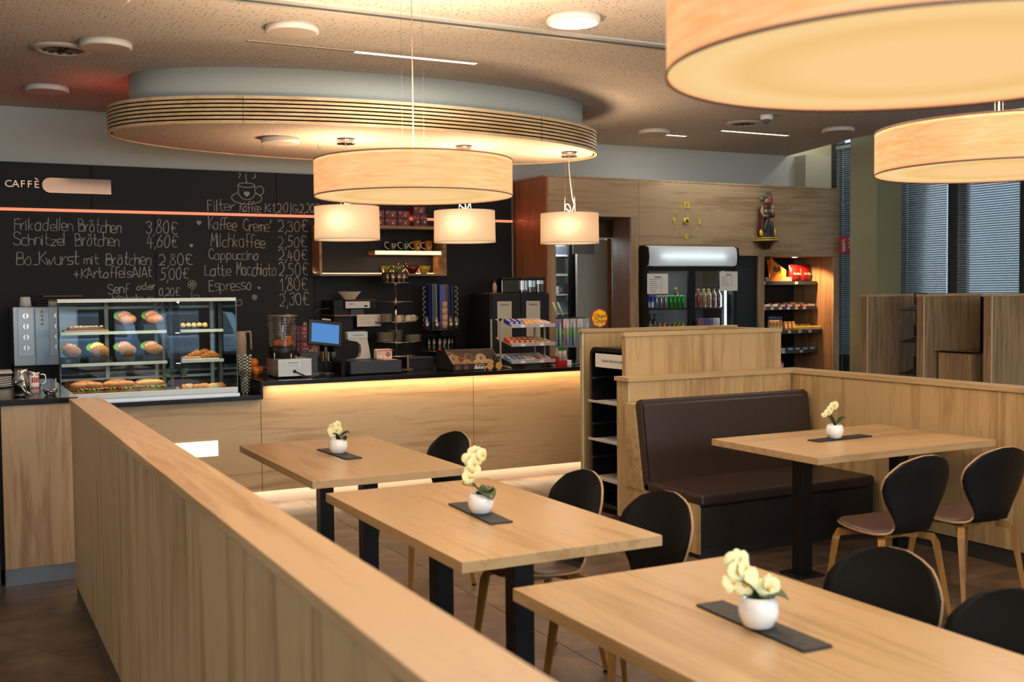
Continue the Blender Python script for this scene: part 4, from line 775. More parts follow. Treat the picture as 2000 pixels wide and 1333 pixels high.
orchid(4.589,4.735,Z,[[(0.01,0,.07),(.028,0,.13),(.03,0,.165),(.01,0,.185),(-.03,-.0,.19),(-.075,0,.165)]],[(165,.075,.034,.075,-.0),(-5,.085,.022,.045,0.0)],[(-.040,-.01,.172,.026,5,0),(-.015,-.012,.190,.027,-15,5),(.010,-.005,.195,.024,30,0),(-.058,-.01,.155,.022,-20,0),(-.08,0,.140,.016,-30,0)],'yellow orchid spray in white pot on the table by the bench')
# ================================================================ LAMPS
def veneer():
    m=bpy.data.materials.new('veneer_shade'); m.use_nodes=True; nt=m.node_tree; nt.nodes.clear(); N=nt.nodes.new; L=nt.links.new; o=N('ShaderNodeOutputMaterial')
    tc=N('ShaderNodeTexCoord'); sp=N('ShaderNodeSeparateXYZ'); L(tc.outputs['Object'],sp.inputs[0]); at=N('ShaderNodeMath'); at.operation='ARCTAN2'; L(sp.outputs[1],at.inputs[0]); L(sp.outputs[0],at.inputs[1])
    cb=N('ShaderNodeCombineXYZ'); ml=N('ShaderNodeMath'); ml.operation='MULTIPLY'; ml.inputs[1].default_value=2.2; L(at.outputs[0],ml.inputs[0]); L(ml.outputs[0],cb.inputs[0]); m2=N('ShaderNodeMath'); m2.operation='MULTIPLY'; m2.inputs[1].default_value=38; L(sp.outputs[2],m2.inputs[0]); L(m2.outputs[0],cb.inputs[1])
    n=N('ShaderNodeTexNoise'); n.inputs['Scale'].default_value=1.5; n.inputs['Detail'].default_value=4; n.inputs['Distortion'].default_value=.8; L(cb.outputs[0],n.inputs[0])
    cr=N('ShaderNodeValToRGB'); e=cr.color_ramp.elements; e[0].position=.25; e[0].color=lin('#e0a06e'); e[1].position=.8; e[1].color=lin('#f2c49c'); L(n.outputs['Fac'],cr.inputs[0])
    em=N('ShaderNodeEmission'); L(cr.outputs[0],em.inputs[0]); em.inputs[1].default_value=.44; df=N('ShaderNodeBsdfDiffuse'); L(cr.outputs[0],df.inputs[0]); tr=N('ShaderNodeBsdfTranslucent'); L(cr.outputs[0],tr.inputs[0])
    a=N('ShaderNodeMixShader'); L(df.outputs[0],a.inputs[1]); L(tr.outputs[0],a.inputs[2]); ad=N('ShaderNodeAddShader'); L(a.outputs[0],ad.inputs[0]); L(em.outputs[0],ad.inputs[1]); L(ad.outputs[0],o.inputs[0]); return m
def glowdisc():
    m=bpy.data.materials.new('lamp_diffuser'); m.use_nodes=True; nt=m.node_tree; nt.nodes.clear(); N=nt.nodes.new; L=nt.links.new; o=N('ShaderNodeOutputMaterial'); tc=N('ShaderNodeTexCoord')
    ln=N('ShaderNodeVectorMath'); ln.operation='LENGTH'; mp=N('ShaderNodeMapping'); mp.inputs['Scale'].default_value=(1,1,0); L(tc.outputs['Object'],mp.inputs[0]); L(mp.outputs[0],ln.inputs[0])
    cr=N('ShaderNodeValToRGB'); E=cr.color_ramp.elements; E[0].position=0; E[0].color=lin('#fdd092'); E[1].position=.5; E[1].color=lin('#f8cc8a'); q=E.new(.22); q.color=lin('#fbcf90'); q=E.new(.34); q.color=lin('#f3c47c'); q=E.new(.42); q.color=lin('#fed496')
    L(ln.outputs['Value'],cr.inputs[0]); em=N('ShaderNodeEmission'); L(cr.outputs[0],em.inputs[0]); em.inputs[1].default_value=1.06; L(em.outputs[0],o.inputs[0]); return m
VEN=veneer(); DIF=glowdisc()
def veneer_lamp(x,y,z,label,cordn=True):
    t=thing('drum_pendant_lamp',label,'lamp',(x,y,z),group='large wood veneer drum lamps'); r=.5
    m=MB(); m.lathe([(r,.004),(r,.182)],n=96,capb=False,capt=False); m.build('shade',VEN,t,fix=False)
    MB().lathe([(r-.002,.004),(r+.002,.0),(r+.002,.007)],n=96,capb=False,capt=False).lathe([(r-.002,.178),(r+.002,.178),(r+.002,.186),(r-.002,.186)],n=96,capb=False,capt=False).build('trim_ring',mat('#8a6a5c',.5),t)
    MB().lathe([(r-.003,.010),(r-.003,.012)],n=96).build('diffuser',DIF,t)
    MB().tube([(-r+.01,0,.17),(r-.01,0,.17)],.004,6).tube([(0,-r+.01,.17),(0,r-.01,.17)],.004,6).build('spider_frame',CHROME,t)
    MB().tube([(0,0,.17),(0,0,3.3-z)],.0025,6).build('cord',mat('#8c8070',.6),t)
    for a in (28,208): MB().tube([(.085*math.cos(R(a)),.085*math.sin(R(a)),.17),(.085*math.cos(R(a)),.085*math.sin(R(a)),3.3-z)],.0006,4).build('suspension_wire',mat('#4a443e',.6),t)
    MB().lathe([(.09,3.3-z),(.09,3.275-z)],n=28).build('ceiling_rose',CHROME,t)
    for a in (0,120,240): MB().ell((.2*math.cos(R(a)),.2*math.sin(R(a)),.10),(.03,.03,.04),10,8).build('bulb',emit('bulb_glow',(1,.75,.45),3),t)
    l=area('lamp_uplight',(x,y,z+.165),(R(180),0,0),.8,.8,100 if x<3 else 150,WARM,'DISK'); 
    return t
veneer_lamp(2.131,5.144,2.112,'large wood veneer drum lamp hanging in front of the chalkboard'); veneer_lamp(1.708,1.521,2.049,'largest and nearest veneer drum lamp, cut by the top edge'); veneer_lamp(3.984,3.158,2.115,'veneer drum lamp cut by the right edge of the picture')
def fabric():
    m=bpy.data.materials.new('fabric_shade'); m.use_nodes=True; nt=m.node_tree; nt.nodes.clear(); N=nt.nodes.new; L=nt.links.new; o=N('ShaderNodeOutputMaterial')
    tr=N('ShaderNodeBsdfTranslucent'); tr.inputs[0].default_value=lin('#f0dcc4'); df=N('ShaderNodeBsdfDiffuse'); df.inputs[0].default_value=lin('#efe0c8'); a=N('ShaderNodeMixShader'); a.inputs[0].default_value=.3; L(tr.outputs[0],a.inputs[1]); L(df.outputs[0],a.inputs[2])
    em=N('ShaderNodeEmission'); em.inputs[0].default_value=lin('#ffc08a'); em.inputs[1].default_value=.15; ad=N('ShaderNodeAddShader'); L(a.outputs[0],ad.inputs[0]); L(em.outputs[0],ad.inputs[1]); L(ad.outputs[0],o.inputs[0]); return m
FAB=fabric()
def pendant(x,y,zb_,label,bo=(-.10,-.135)):
    t=thing('fabric_pendant_lamp',label,'lamp',(x,y,zb_),group='small cream pendant lamps over the counter'); r=.257; h=.268
    MB().lathe([(r+.004,0),(r,h)],n=64,capb=False,capt=False).build('shade',FAB,t,fix=False)
    MB().lathe([(r+.005,.0),(r+.0055,.004)],n=64,capb=False,capt=False).lathe([(r+.001,h-.004),(r+.001,h)],n=64,capb=False,capt=False).build('trim_ring',mat('#c9a888',.5),t)
    MB().lathe([(r-.01,.006),(r-.01,.008)],n=48).build('diffuser',emit('pendant_diffuser',(1,.72,.42),1.0),t)
    MB().tube([(-.07,0,h+.01),(.07,0,h+.01)],.004,6).tube([(0,-r,h-.01),(0,r,h-.01)],.003,5).tube([(-r,0,h-.01),(r,0,h-.01)],.003,5).build('spider_frame',CHROME,t)
    top=2.868-zb_
    MB().tube([(0,0,top),(0.0,0,top-.15),(.03,0,h+.15),(.05,0,h+.08),(.02,0,h+.015),(-.02,0,h+.03),(-.045,0,h+.06),(-.02,0,h+.085),(.01,0,h+.05),(.0,0,h)],.004,6).build('cord',mat('#d8cbb8',.5),t)
    for dx in (-.05,.06): MB().tube([(dx,0,h),(dx*.6,0,top)],.0008,4).build('suspension_wire',CHROME,t)
    MB().lathe([(.065,top),(.065,top-.012),(.058,top-.03),(.072,top-.034),(.072,top-.040)],n=28).build('ceiling_rose',CHROME,t)
    MB().ell((bo[0],bo[1],.17),(.025,.025,.035),10,8).build('bulb',emit('bulb_glow2',(1,.8,.5),3),t)
    point('pendant_bulb',(x+bo[0],y+bo[1],zb_+.155),2.8,(1,.78,.54),.03)
    area('pendant_downlight',(x,y,zb_-.004),(0,0,0),.48,.48,3.0,(1,.66,.36),'DISK'); area('pendant_uplight',(x,y,zb_+.27),(R(180),0,0),.3,.3,20,(1,.70,.42),'DISK')
pendant(2.885,8.37,2.062,'left cream pendant lamp, partly hidden behind the veneer drum'); pendant(3.925,8.37,2.056,'middle cream pendant lamp over the counter'); pendant(4.955,8.37,2.060,'right cream pendant lamp in front of the wall unit doorway')
# unseen ceiling lamps added as fill to brighten the tables and low wall
for x,y,nm in ((1.0,3.2,'left'),(3.3,4.2,'middle'),(5.0,2.0,'right'),(2.9,1.0,'near'),(6.5,5.0,'far right'),(-1.6,2.4,'near left aisle'),(-1.6,5.2,'far left aisle')):
    t=disc(x,y,'round ceiling light out of the picture above the %s seats'%nm,True); area('ceiling_light',(x,y,3.245),(0,0,0),.28,.28,24 if x<3 else 16,(1,.87,.68),'DISK')
area('ceiling_light',(3.448,5.76,3.245),(0,0,0),.28,.28,24 if x<3 else 16,(1,.87,.68),'DISK')
# ================================================================ WALL SHELF
ws=thing('wall_shelf','oak box shelf with lit inner shelf mounted on the chalkboard','shelf',(3.16,10.20,1.81))
WF=wood('shelf_oak','#6a4a2e','#84603c','#9a744c','x',seed=60)
B(.07,0,.47,1.415,.248,.50).build('board',WF,ws); B(.07,0,0,1.415,.248,.022).build('board',WF,ws); B(.07,0,.022,.095,.248,.47).build('board',WF,ws); B(1.37,0,.022,1.415,.248,.47).build('board',WF,ws)
B(.66,.04,.215,1.37,.248,.250).build('inner_shelf',WF,ws)
B(.655,.034,.212,1.372,.04,.252).build('lit_front',emit('shelf_led',(1,.80,.55),1.3),ws)
B(.10,.225,.022,1.365,.235,.032).build('light_strip',emit('shelf_led2',(1,.62,.32),5),ws)
area('shelf_light',(3.82,10.40,1.845),(R(200),0,0),1.25,.01,1.6,(1,.58,.28)); area('shelf_light',(4.15,10.36,2.02),(0,0,0),.7,.02,1.1,(1,.6,.3))
def cbox(x,z,front,loc_label,deep=.12,wd=.128,h=.076,y=10.27,grp='red coffee boxes on the wall shelf'):
    t=thing('coffee_box',loc_label,'box',(x,y,z),group=grp); m=B(-wd/2,0,0,wd/2,deep,h,bev=.002); m.build('carton',mat('#2e1718' if 0 else '#6a1820',.45),t)
    B(-wd/2,-.001,0,-wd/2+wd*.28,0,h).build('dark_panel',mat('#2a1a20',.45),t); MB().lathe([(.016,0),(.016,.0015)],c=(-wd*.30,-.0005,h*.72),n=14,rot=Matrix.Rotation(R(90),3,'X')).build('round_emblem',mat('#b04a54',.5),t)
    MB().lathe([(.013,0),(.013,.0015)],c=(wd*.15,-.0005,h*.38),n=12,rot=Matrix.Rotation(R(90),3,'X')).build('cup_print',mat('#b89a8a',.5),t); B(wd*.02,-.0012,h*.66,wd*.36,-.0004,h*.72).build('text_line',mat('#c0a09a',.5),t)
    return t
zt_=2.311
for r_ in range(2):
    for k in range(4): cbox(3.73+k*.136,zt_+r_*.079,0,'red coffee box, %s row, %s on the wall shelf'%(('lower','upper')[r_],('leftmost','second','third','fourth')[k]))
for k in range(2):
    t=cbox(4.26-.0+k*.078+.02,zt_,0,'upright red coffee box %s of the pair at the end of the wall shelf'%('left','right')[k],wd=.072,h=.125)
cbox(4.31,zt_+.127,0,'red coffee box lying on top of the upright pair on the wall shelf')
def mug(x,c1,label):
    t=thing('mug',label,'mug',(x,10.33,2.061),group='mugs on the lit inner shelf'); MB().lathe([(.034,0),(.036,.02),(.045,.108),(.042,.108),(.033,.01)],n=24,capt=False).build('body',mat(c1,.25,coat=.3),t)
    MB().tube([(-.040,0,.09),(-.075,0,.085),(-.082,0,.055),(-.06,0,.03),(-.036,0,.022)],.006,8).build('handle',mat('#c9b9a0',.3),t)
    MB().lathe([(.022,0),(.022,.002)],c=(0,-.0385,.06),n=16,rot=Matrix.Rotation(R(90),3,'X')).build('round_emblem',mat('#c9b9a0',.5),t); MB().lathe([(.014,0),(.014,.0025)],c=(0,-.0388,.06),n=16,rot=Matrix.Rotation(R(90),3,'X')).build('emblem_centre',mat('#20201e',.5),t)
mug(4.035,'#1e3328','dark green mug at the left end of the inner shelf'); mug(4.175,'#22403a','dark green mug second on the inner shelf'); mug(4.305,'#b8751c','amber mug third on the inner shelf'); mug(4.43,'#b8681c','amber mug at the right, partly behind the pendant lamp')
def bowl(x,y,c1,r,label):
    return solo(MB().lathe([(r*.45,0),(r*.5,.008),(r*.85,.04),(r,.08),(r*.96,.08),(r*.8,.04),(r*.4,.012)],n=28,capt=False),'bowl',mat(c1,.3,coat=.3),label,'bowl',(x,y,1.833),group='bowls on the wall shelf')
bowl(4.09,10.33,'#5a6a28',.07,'green bowl at the left of the wall shelf floor'); bowl(3.99,10.38,'#6a6420',.06,'olive bowl behind the green one on the wall shelf'); bowl(4.235,10.30,'#5a1212',.074,'dark red bowl in the middle of the wall shelf floor'); bowl(4.375,10.33,'#b89a20',.072,'mustard yellow bowl on the wall shelf floor'); 
bowl(4.15,10.38,'#4a1414',.06,'second dark red bowl behind the green one').location.z=1.86
# ================================================================ GLASS FOOD DISPLAY
DX0,DX1,DY0,DY1,DZ0,DZ1=.715,1.985,8.37,9.12,.861,1.612
dc=thing('food_display','glass refrigerated display case with sandwiches on the lower worktop','display case',(0,0,0))
DF=mat('#b9bdb4',.45,.2)
B(DX0,DY0,DZ0,DX1,DY1,.885,bev=.003).build('base',ALU,dc); B(DX0+.004,DY0-.008,.861,DX1+.012,DY0,.878).build('base_rail',ALU,dc); B(DX0,DY0-.004,.885,DX1,DY0+.03,.925,bev=.002).build('base_front',mat('#c9ccc8',.4,.3),dc)
B(DX0+.0,DY0+.03,.885,DX1,DY1,.895).build('deck',mat('#9aa098',.4),dc)
B(DX0,DY0,1.585,DX1,DY0+.03,DZ1,bev=.002).build('top_front_rail',mat('#cfd0c2',.4,.2),dc); B(DX0,DY0+.03,1.596,DX1,DY1,DZ1).build('top_panel',mat('#a9aaa0',.4,.3),dc)
B(DX0+.004,DY0+.002,.925,DX1-.004,DY0+.007,1.585).build('front_pane',glass('case_glass',(.95,.98,.97,1),.0,.0,.6),dc)
B(DX0,DY0+.004,.895,DX0+.006,DY1,1.596).build('side_pane',glass('side_glass',(.55,.62,.58,1),.02,.05),dc); B(DX1-.006,DY0+.004,.895,DX1,DY1,1.596).build('side_pane',GLASS,dc)
MB().box(DX0,DY0,.925,DX0+.008,DY0+.008,1.585).build('edge_post',BLACK,dc); B(DX1-.005,DY0,.925,DX1,DY0+.008,1.585).build('edge_post',mat('#3a6a5c',.2),dc)
for x in (.76,1.115,1.49,1.55,1.93): B(x,DY1-.06,.895,x+.028,DY1-.03,1.596).build('rear_post',DF,dc)
for z0,z1 in ((1.53,1.55),(.97,.99)): B(.74,DY1-.05,z0,1.93,DY1-.035,z1).build('rear_rail',DF,dc)
for (x0,x1) in ((.745,1.49),(1.575,1.915)):
    for z in (1.360,1.128):
        s_=B(x0,8.53,z,x1,9.02,z+.006).build('shelf',glass('shelf_glass',(.6,.75,.68,1),.02,.08),dc); B(x0,8.515,z-.012,x1,8.53,z+.010).build('shelf_edge',mat('#cfd8c8',.4),s_)
B(1.562,DY0+.012,.93,1.565,DY1-.06,1.585).build('divider_pane',GLASS,dc); B(1.560,DY0+.008,.925,1.567,DY0+.014,1.585).build('divider_edge',BLACK,dc)
area('display_light',(1.35,8.46,1.58),(R(-15),0,0),1.15,.03,5.0,(1,.90,.74))
for zz in (1.345,1.112): area('display_light',(1.35,8.55,zz),(R(-10),0,0),1.1,.02,1.8,(1,.88,.7))
BUN=mat('#a8692f',.5,bump=.25,bscale=60,var=.18); BUNS=mat('#9c6a34',.7,bump=.9,bscale=140,var=.35); LET=mat('#6c9c24',.5,var=.3,bscale=80); HAM=mat('#d88a7c',.45); TOM=mat('#c0301c',.3); CHE=mat('#edc95a',.45); MEAT=mat('#6a3020',.5)
def ruffle(cx,cy,cz,rx,ry,h,n=34,a0=0,a1=360,amp=.35,layers=2):
    m=MB()
    for l in range(layers):
        A=[];Bq=[];C_=[]
        for i in range(n+1):
            a=R(a0+(a1-a0)*i/n); k=1+amp*.25*math.sin(i*2.3+l)+random.uniform(-.05,.05)
            A.append(m.b.verts.new((cx+rx*.7*math.cos(a),cy+ry*.7*math.sin(a),cz))); Bq.append(m.b.verts.new((cx+rx*k*math.cos(a),cy+ry*k*math.sin(a),cz+h*math.sin(i*1.9+l*2)))); C_.append(m.b.verts.new((cx+rx*k*1.12*math.cos(a),cy+ry*k*1.12*math.sin(a),cz+h*1.3*math.sin(i*2.6+l))))
        for P_,Q_ in ((A,Bq),(Bq,C_)): m._mark([m.b.faces.new((P_[i],P_[i+1],Q_[i+1],Q_[i])) for i in range(n)],True)
        cz+=.004
    return m
def sandwich(x,y,z,label,seed,bun=None,flip=False):
    # half sandwich standing in a black stand, cut filling fanned out above the roll
    t=thing('sandwich',label,'sandwich',(x,y,z),R(-8),group='filled rolls in black stands in the display'); bun=bun or BUN
    rt=Matrix.Rotation(R(-38),3,'X')
    MB().ell((.012,-.01,.040),(.066,.036,.045),16,10,rot=rt,noise=.02).build('front_roll',bun,t); MB().ell((-.004,.035,.048),(.062,.034,.048),14,10,rot=rt,noise=.02).build('rear_roll',bun,t)
    m=ruffle(-.008,.012,0,.058,.040,.010,seed+30); bmesh.ops.rotate(m.b,verts=m.b.verts,matrix=Matrix.Rotation(R(52),3,'X'),cent=(0,0,0)); bmesh.ops.translate(m.b,verts=m.b.verts,vec=(-.012,.01,.055)); m.build('lettuce',LET,t,fix=False)
    m=MB()
    for k in range(4): 
        m.ell((-.03+.018*k,.008+.003*k,.074+.012*math.sin(k*1.4)),(.032,.006,.022),10,6,rot=Matrix.Rotation(R(-35+seed%3*8),3,'X')@Matrix.Rotation(.3*(k-1.5),3,'Y'),noise=.08)
    m.build('ham',HAM if seed%4 else CHE,t); MB().ell((.035,.012,.062),(.025,.006,.020),10,6,rot=Matrix.Rotation(R(-35),3,'X')).build('tomato',TOM if seed%2 else MEAT,t)
    return t
def stand(x,y,z,label):
    t=thing('sandwich_stand',label,'stand',(x,y,z),R(-8),group='black stands in the display'); B(-.072,-.035,.0,.072,.055,.008).build('foot',BLKG,t); B(-.068,-.03,.008,.068,.05,.046,bev=.003).build('block',mat('#17191a',.2,coat=.3),t); B(-.076,-.04,.046,.076,.06,.05).build('top_plate',mat('#2a2522',.25),t)
for k,(x,z,nm) in enumerate(((1.208,1.366,'in the left stand on the top display shelf'),(1.405,1.366,'in the right stand on the top display shelf'),(.815,1.134,'far left on the middle display shelf'),(1.009,1.134,'second on the middle display shelf'),(1.202,1.134,'third on the middle display shelf'),(1.397,1.134,'fourth on the middle display shelf'))):
    stand(x,8.60,z,'black stand %s'%nm); sandwich(x,8.60,z+.050,'filled roll %s'%nm,k+1,BUN if k<2 else BUNS)
def plate(x,y,z,r,label,m=None,group='plates in the display'): return solo(MB().lathe([(r*.55,0),(r*.6,.001),(r,.0095),(r,.0115),(r*.6,.004)],n=30,capt=True),'plate',m or mat('#cfc8ba',.3),label,'plate',(x,y,z),group=group)
tc_=thing('crumble_cake','flat crumble cake with dark base on the top display shelf','cake',(.93,8.66,1.381)); B(-.125,-.06,0,.125,.06,.016,bev=.005).build('base',mat('#6a4a34',.8,bump=.6,bscale=120),tc_)
m=MB(); 
for k in range(70): m.ell((random.uniform(-.12,.12),random.uniform(-.055,.055),.018+random.uniform(0,.008)),(.010,.010,.008),6,4,noise=.15)
m.build('crumble',mat('#d8bd90',.8,var=.15),tc_)
solo(B(-.155,-.09,0,.155,.09,.012,bev=.004),'cake_board',mat('#b98a5a',.6),'wooden board under the crumble cake in the display','board',(.93,8.67,1.368))
bt=solo(B(-.12,-.06,0,.14,.07,.010,bev=.003),'serving_tray',BLKG,'black tray under the pale balls on the top right display shelf','tray',(1.72,8.62,1.367))
for k in range(5): 
    t=thing('pastry_ball',nth(k,5)+' pale pastry ball on the top right display shelf','pastry',(1.625+k*.042,8.60,1.378),group='pastry balls on the top right shelf'); MB().ell((0,0,.022),(.022,.022,.021),12,8,noise=.02).build('dough',mat('#dcb878',.6,var=.1),t); MB().ell((0,-.0,.012),(.0215,.0215,.010),12,6).build('chocolate_base',mat('#6a3f20',.6) if k%2 else mat('#c09858',.6),t)
solo(B(-.16,-.08,0,.13,.08,.008,bev=.003),'serving_tray',mat('#d8d0c0',.4),'cream tray under the croissants','tray',(1.76,8.62,1.135))
def croissant(x,y,z,rz,label):
    m=MB(); n=9
    for i in range(n):
        u=(i-(n-1)/2)/((n-1)/2); r=.032*(1-.72*abs(u)**1.4); m.ell((u*.075,.028*u*u,r*.9),(.014,r,r*.95),12,8,noise=.03)
    solo(m,'croissant',mat('#b9702c',.4,var=.25,bscale=50),label,'croissant',(x,y,z),R(rz),group='croissants in the display')
croissant(1.835,8.60,1.144,0,'front croissant at the right of the middle shelf'); croissant(1.74,8.66,1.150,20,'croissant behind on the middle right shelf'); croissant(1.80,8.68,1.158,-15,'third croissant at the back of the middle right shelf')
for k in range(4): solo(MB().ell((0,0,.006),(.028,.026,.011),12,6,noise=.05),'cookie',mat('#c9946c',.7,bump=.5,bscale=120),nth(k,4)+' flat cookie lying left of the croissants','cookie',(1.63+k*.032,8.59,1.144),group='cookies beside the croissants')
def baguette(x,y,z,rz,L,label,seed,light=False):
    t=thing('filled_baguette',label,'sandwich',(x,y,z),R(rz),group='filled rolls on plates at the bottom of the display'); n=12
    def loaf(zc,h,wd,nm,m_):
        mb=MB(); rr=[]
        for i in range(n+1):
            u=i/n*2-1; k=max(.12,(1-abs(u)**3.2))**.5; rr.append([mb.b.verts.new((u*L/2,wd*k*math.cos(a)*(1+.04*math.sin(i*2)),zc+h*k*math.sin(a))) for a in [2*PI*j/14 for j in range(14)]])
        for p,q in zip(rr,rr[1:]): mb._mark([mb.b.faces.new((p[j],p[(j+1)%14],q[(j+1)%14],q[j])) for j in range(14)],True)
        mb._mark([mb.b.faces.new(rr[0]),mb.b.faces.new(rr[-1])]); mb.build(nm,m_,t)
    loaf(.022,.020,.042,'bottom_roll',BUN); loaf(.066,.028,.044,'top_roll',mat('#c08a46',.5,bump=.2,bscale=50,var=.12) if light else BUN)
    m=MB()
    for kx in (-.25,.25): pass
    ruffle(0,0,.040,L*.48,.05,.009,40).build('lettuce',LET,t,fix=False)
    m=MB()
    for k in range(5): m.ell((-L*.36+k*L*.18,-.018,.046),(.026,.032,.005),10,5,rot=Matrix.Rotation(.25*math.sin(k*2+seed),3,'Y'),noise=.06)
    m.build('ham',HAM if seed%2 else TOM,t); 
for k,(x,lb) in enumerate(((.91,'left plate'),(1.135,'middle plate'),(1.37,'right plate'))):
    plate(x,8.56,.897,.105,'cream plate under the filled rolls, %s at the bottom of the display'%lb)
    if k<2:
        baguette(x-.045,8.55,.905,12,.14,'left filled roll on the %s at the bottom of the display'%lb,k); baguette(x+.055,8.53,.905,-10,.13,'right filled roll on the %s at the bottom of the display'%lb,k+1); baguette(x,8.63,.915,5,.15,'rear filled roll on the %s at the bottom of the display'%lb,k+2)
    else: baguette(x,8.55,.905,4,.20,'long pale filled baguette on the right plate',1,True); baguette(x,8.63,.905,0,.20,'long filled baguette behind on the right plate',2,True)
for k in range(6): solo(MB().ell((0,0,.024),(.05,.045,.030),14,8,noise=.07),'sweet_pastry',mat(('#c98a4a','#d9b27c','#c07a3c')[k%3],.55,bump=.3,bscale=60,var=.2),nth(k,6)+' '+('golden','pale iced','brown')[k%3]+' sweet pastry at the bottom right of the display','pastry',(1.60+k*.058,8.52+.05*(k%2),.897),group='sweet pastries at the bottom right')
for k in range(4): solo(MB().ell((0,0,.045),(.07,.05,.045),14,8,noise=.04),'bread_roll',mat('#8a5a3c',.6,var=.2),nth(k,4)+' bread roll at the back behind the bottom shelf of the display','bread',(.85+k*.13,8.92,.897),group='bread rolls at the back of the display')
solo(B(-.08,-.002,0,.10,.002,.065),'green_card',mat('#3c7030',.6),'green card standing inside the display between the two sections','card',(1.60,8.86,.99))
# ================================================================ ITEMS LEFT: oven, pitchers, spoons
ov=thing('oven','steel convection oven with four knobs and yellow warning triangles','oven',(.50,9.86,1.06))
MB().box(0,0,0,.50,.48,.49,bev=.004).build('housing',mat('#8b8f92',.35,.85),ov); B(.035,-.010,.08,.155,0,.475,bev=.002).build('control_panel',mat('#a9adb0',.4,.7),ov); B(.165,-.022,.0,.49,0,.485,bev=.004).build('door',mat('#7d858c',.3,.85),ov)
for k in range(4):
    z=.415-k*.088; kn=MB().lathe([(.026,0),(.024,.018)],c=(.095,-.010,z),n=20,rot=Matrix.Rotation(R(90),3,'X')).build('knob',mat('#c3c6c8',.25,.8),ov); B(.092,-.036,z-.02,.098,-.028,z+.02).build('knob_grip',mat('#55585a',.4),kn)
    zz=.452-k*.034; MB().prism([(.205,zz-.013),(.237,zz-.013),(.221,zz+.014)],-.0235,-.0225).build('warning_triangle',mat('#c9a21c',.5),ov); MB().prism([(.217,zz-.006),(.225,zz-.006),(.221,zz+.007)],-.0245,-.0235).build('warning_mark',mat('#2a2208',.5),ov)
B(.0,.02,-.13,.5,.46,0).build('stand',BLACK,ov)
solo(MB().lathe([(.048,0),(.038,.082),(.035,.082),(.045,.004)],n=24,capt=False),'cup',WHITE,'white cup upside down on top of the oven','cup',(.605,9.98,1.551))
gr=thing('wire_rack_stack','stack of wire racks with wooden tray on top of the oven','rack',(.70,9.98,1.552))
for k in range(3):
    m=MB().tube([(0,0,.012+k*.022),(.42,0,.012+k*.022)],.003,5).tube([(0,.3,.012+k*.022),(.42,.3,.012+k*.022)],.003,5)
    for q in range(8): m.tube([(q*.06,0,.012+k*.022),(q*.06,.3,.012+k*.022)],.002,4)
    m.build('wire_rack',mat('#8a8478',.3,.9),gr)
B(.04,0,.075,.36,.3,.095,bev=.004).build('wooden_tray',mat('#4a2616',.5),gr)
WZ_=1.0572
def pitcher(x,y,r,h,label):
    t=thing('milk_pitcher',label,'pitcher',(x,y,WZ_),group='steel milk pitchers'); MB().lathe([(r,0),(r*1.02,h*.5),(r*.86,h*.85),(r*.92,h),(r*.88,h),(r*.82,h*.85)],n=28,capt=False).build('body',mat('#c3b9b0',.12,1),t); MB().tube([(r*.9,0,h*.85),(r*1.7,0,h*.8),(r*1.75,0,h*.35),(r,0,h*.2)],.004,6).build('handle',CHROME,t)
pitcher(.405,7.30,.042,.13,'taller steel milk pitcher on the counter end'); pitcher(.485,7.42,.038,.10,'smaller steel milk pitcher behind the red and white can')
tn=thing('red_white_can','red and white printed can beside the steel pitchers','can',(.462,7.02,WZ_)); MB().lathe([(.026,0),(.026,.105)],n=24).build('body',WHITE,tn)
for k,(z,h) in enumerate(((.02,.022),(.062,.038))): 
    m=MB()
    for q in range(5): a=-2.4+q*.42+k*.2; m.quad(*[(.0264*math.cos(a+d),.0264*math.sin(a+d),zz) for d,zz in ((0,z),(.34,z+.004),(.34,z+h),(0,z+h*.8))])
    m.build('red_print',RED,tn,fix=False)
sp=thing('spoon_bundle_holder','black holder with leaning long steel spoons at the left counter edge','holder',(.37,6.80,WZ_)); MB().lathe([(.028,0),(.034,.012),(.03,.012)],n=20).build('base',BLKG,sp)
for k in range(6): 
    o=MB().tube([(.012*math.cos(k),.012*math.sin(k),.004),(-.035-.012*k+.02,.01*k-.02,.10-.004*k)],[.003,.006],6).ell((-.035-.012*k+.02,.01*k-.02,.10-.004*k),(.009,.006,.012),8,6).build('spoon',CHROME,None,(.40+k*.006,6.80,WZ_)); tag(o,nth(k,6)+' long steel spoon leaning in the bundle at the left counter edge','spoon',group='leaning steel spoons')
bw=thing('sweet_bowl','glass bowl of silver foil sweets on the counter end','bowl',(.535,6.84,WZ_)); MB().lathe([(.022,0),(.03,.006),(.045,.035),(.043,.035),(.028,.010)],n=24,capt=False).build('bowl',GLASSC,bw)
m=MB()
for k in range(26): m.ell((random.uniform(-.032,.032),random.uniform(-.032,.032),.014+random.uniform(0,.022)),(.012,.005,.005),6,4,rot=Matrix.Rotation(random.uniform(0,3),3,'Z')@Matrix.Rotation(random.uniform(-1,1),3,'Y'))
tag(m.build('foil_sweets',mat('#c9b9c0',.2,.9),bw),kind='stuff')
solo(B(-.004,-.002,0,.004,.002,.085),'wooden_stirrer',mat('#a58a68',.6),'wooden stirrer leaning in the bowl of sweets','stirrer',(.565,6.85,WZ_+.01))
for k in range(5): plate(.27,7.6,WZ_+.002+k*.014,.10,lvl(k,5)+' white plate in the low stack at the far left of the counter',WHITEG,'plates stacked at the far left')
solo(B(-.14,-.1,0,.1,.1,.018,bev=.006),'serving_tray',mat('#c9c4ba',.3),'cream tray above the plate stack at the far left','tray',(.27,7.6,WZ_+.09)); 
# ================================================================ ITEMS ON THE RAISED WORKTOP
T=.9672
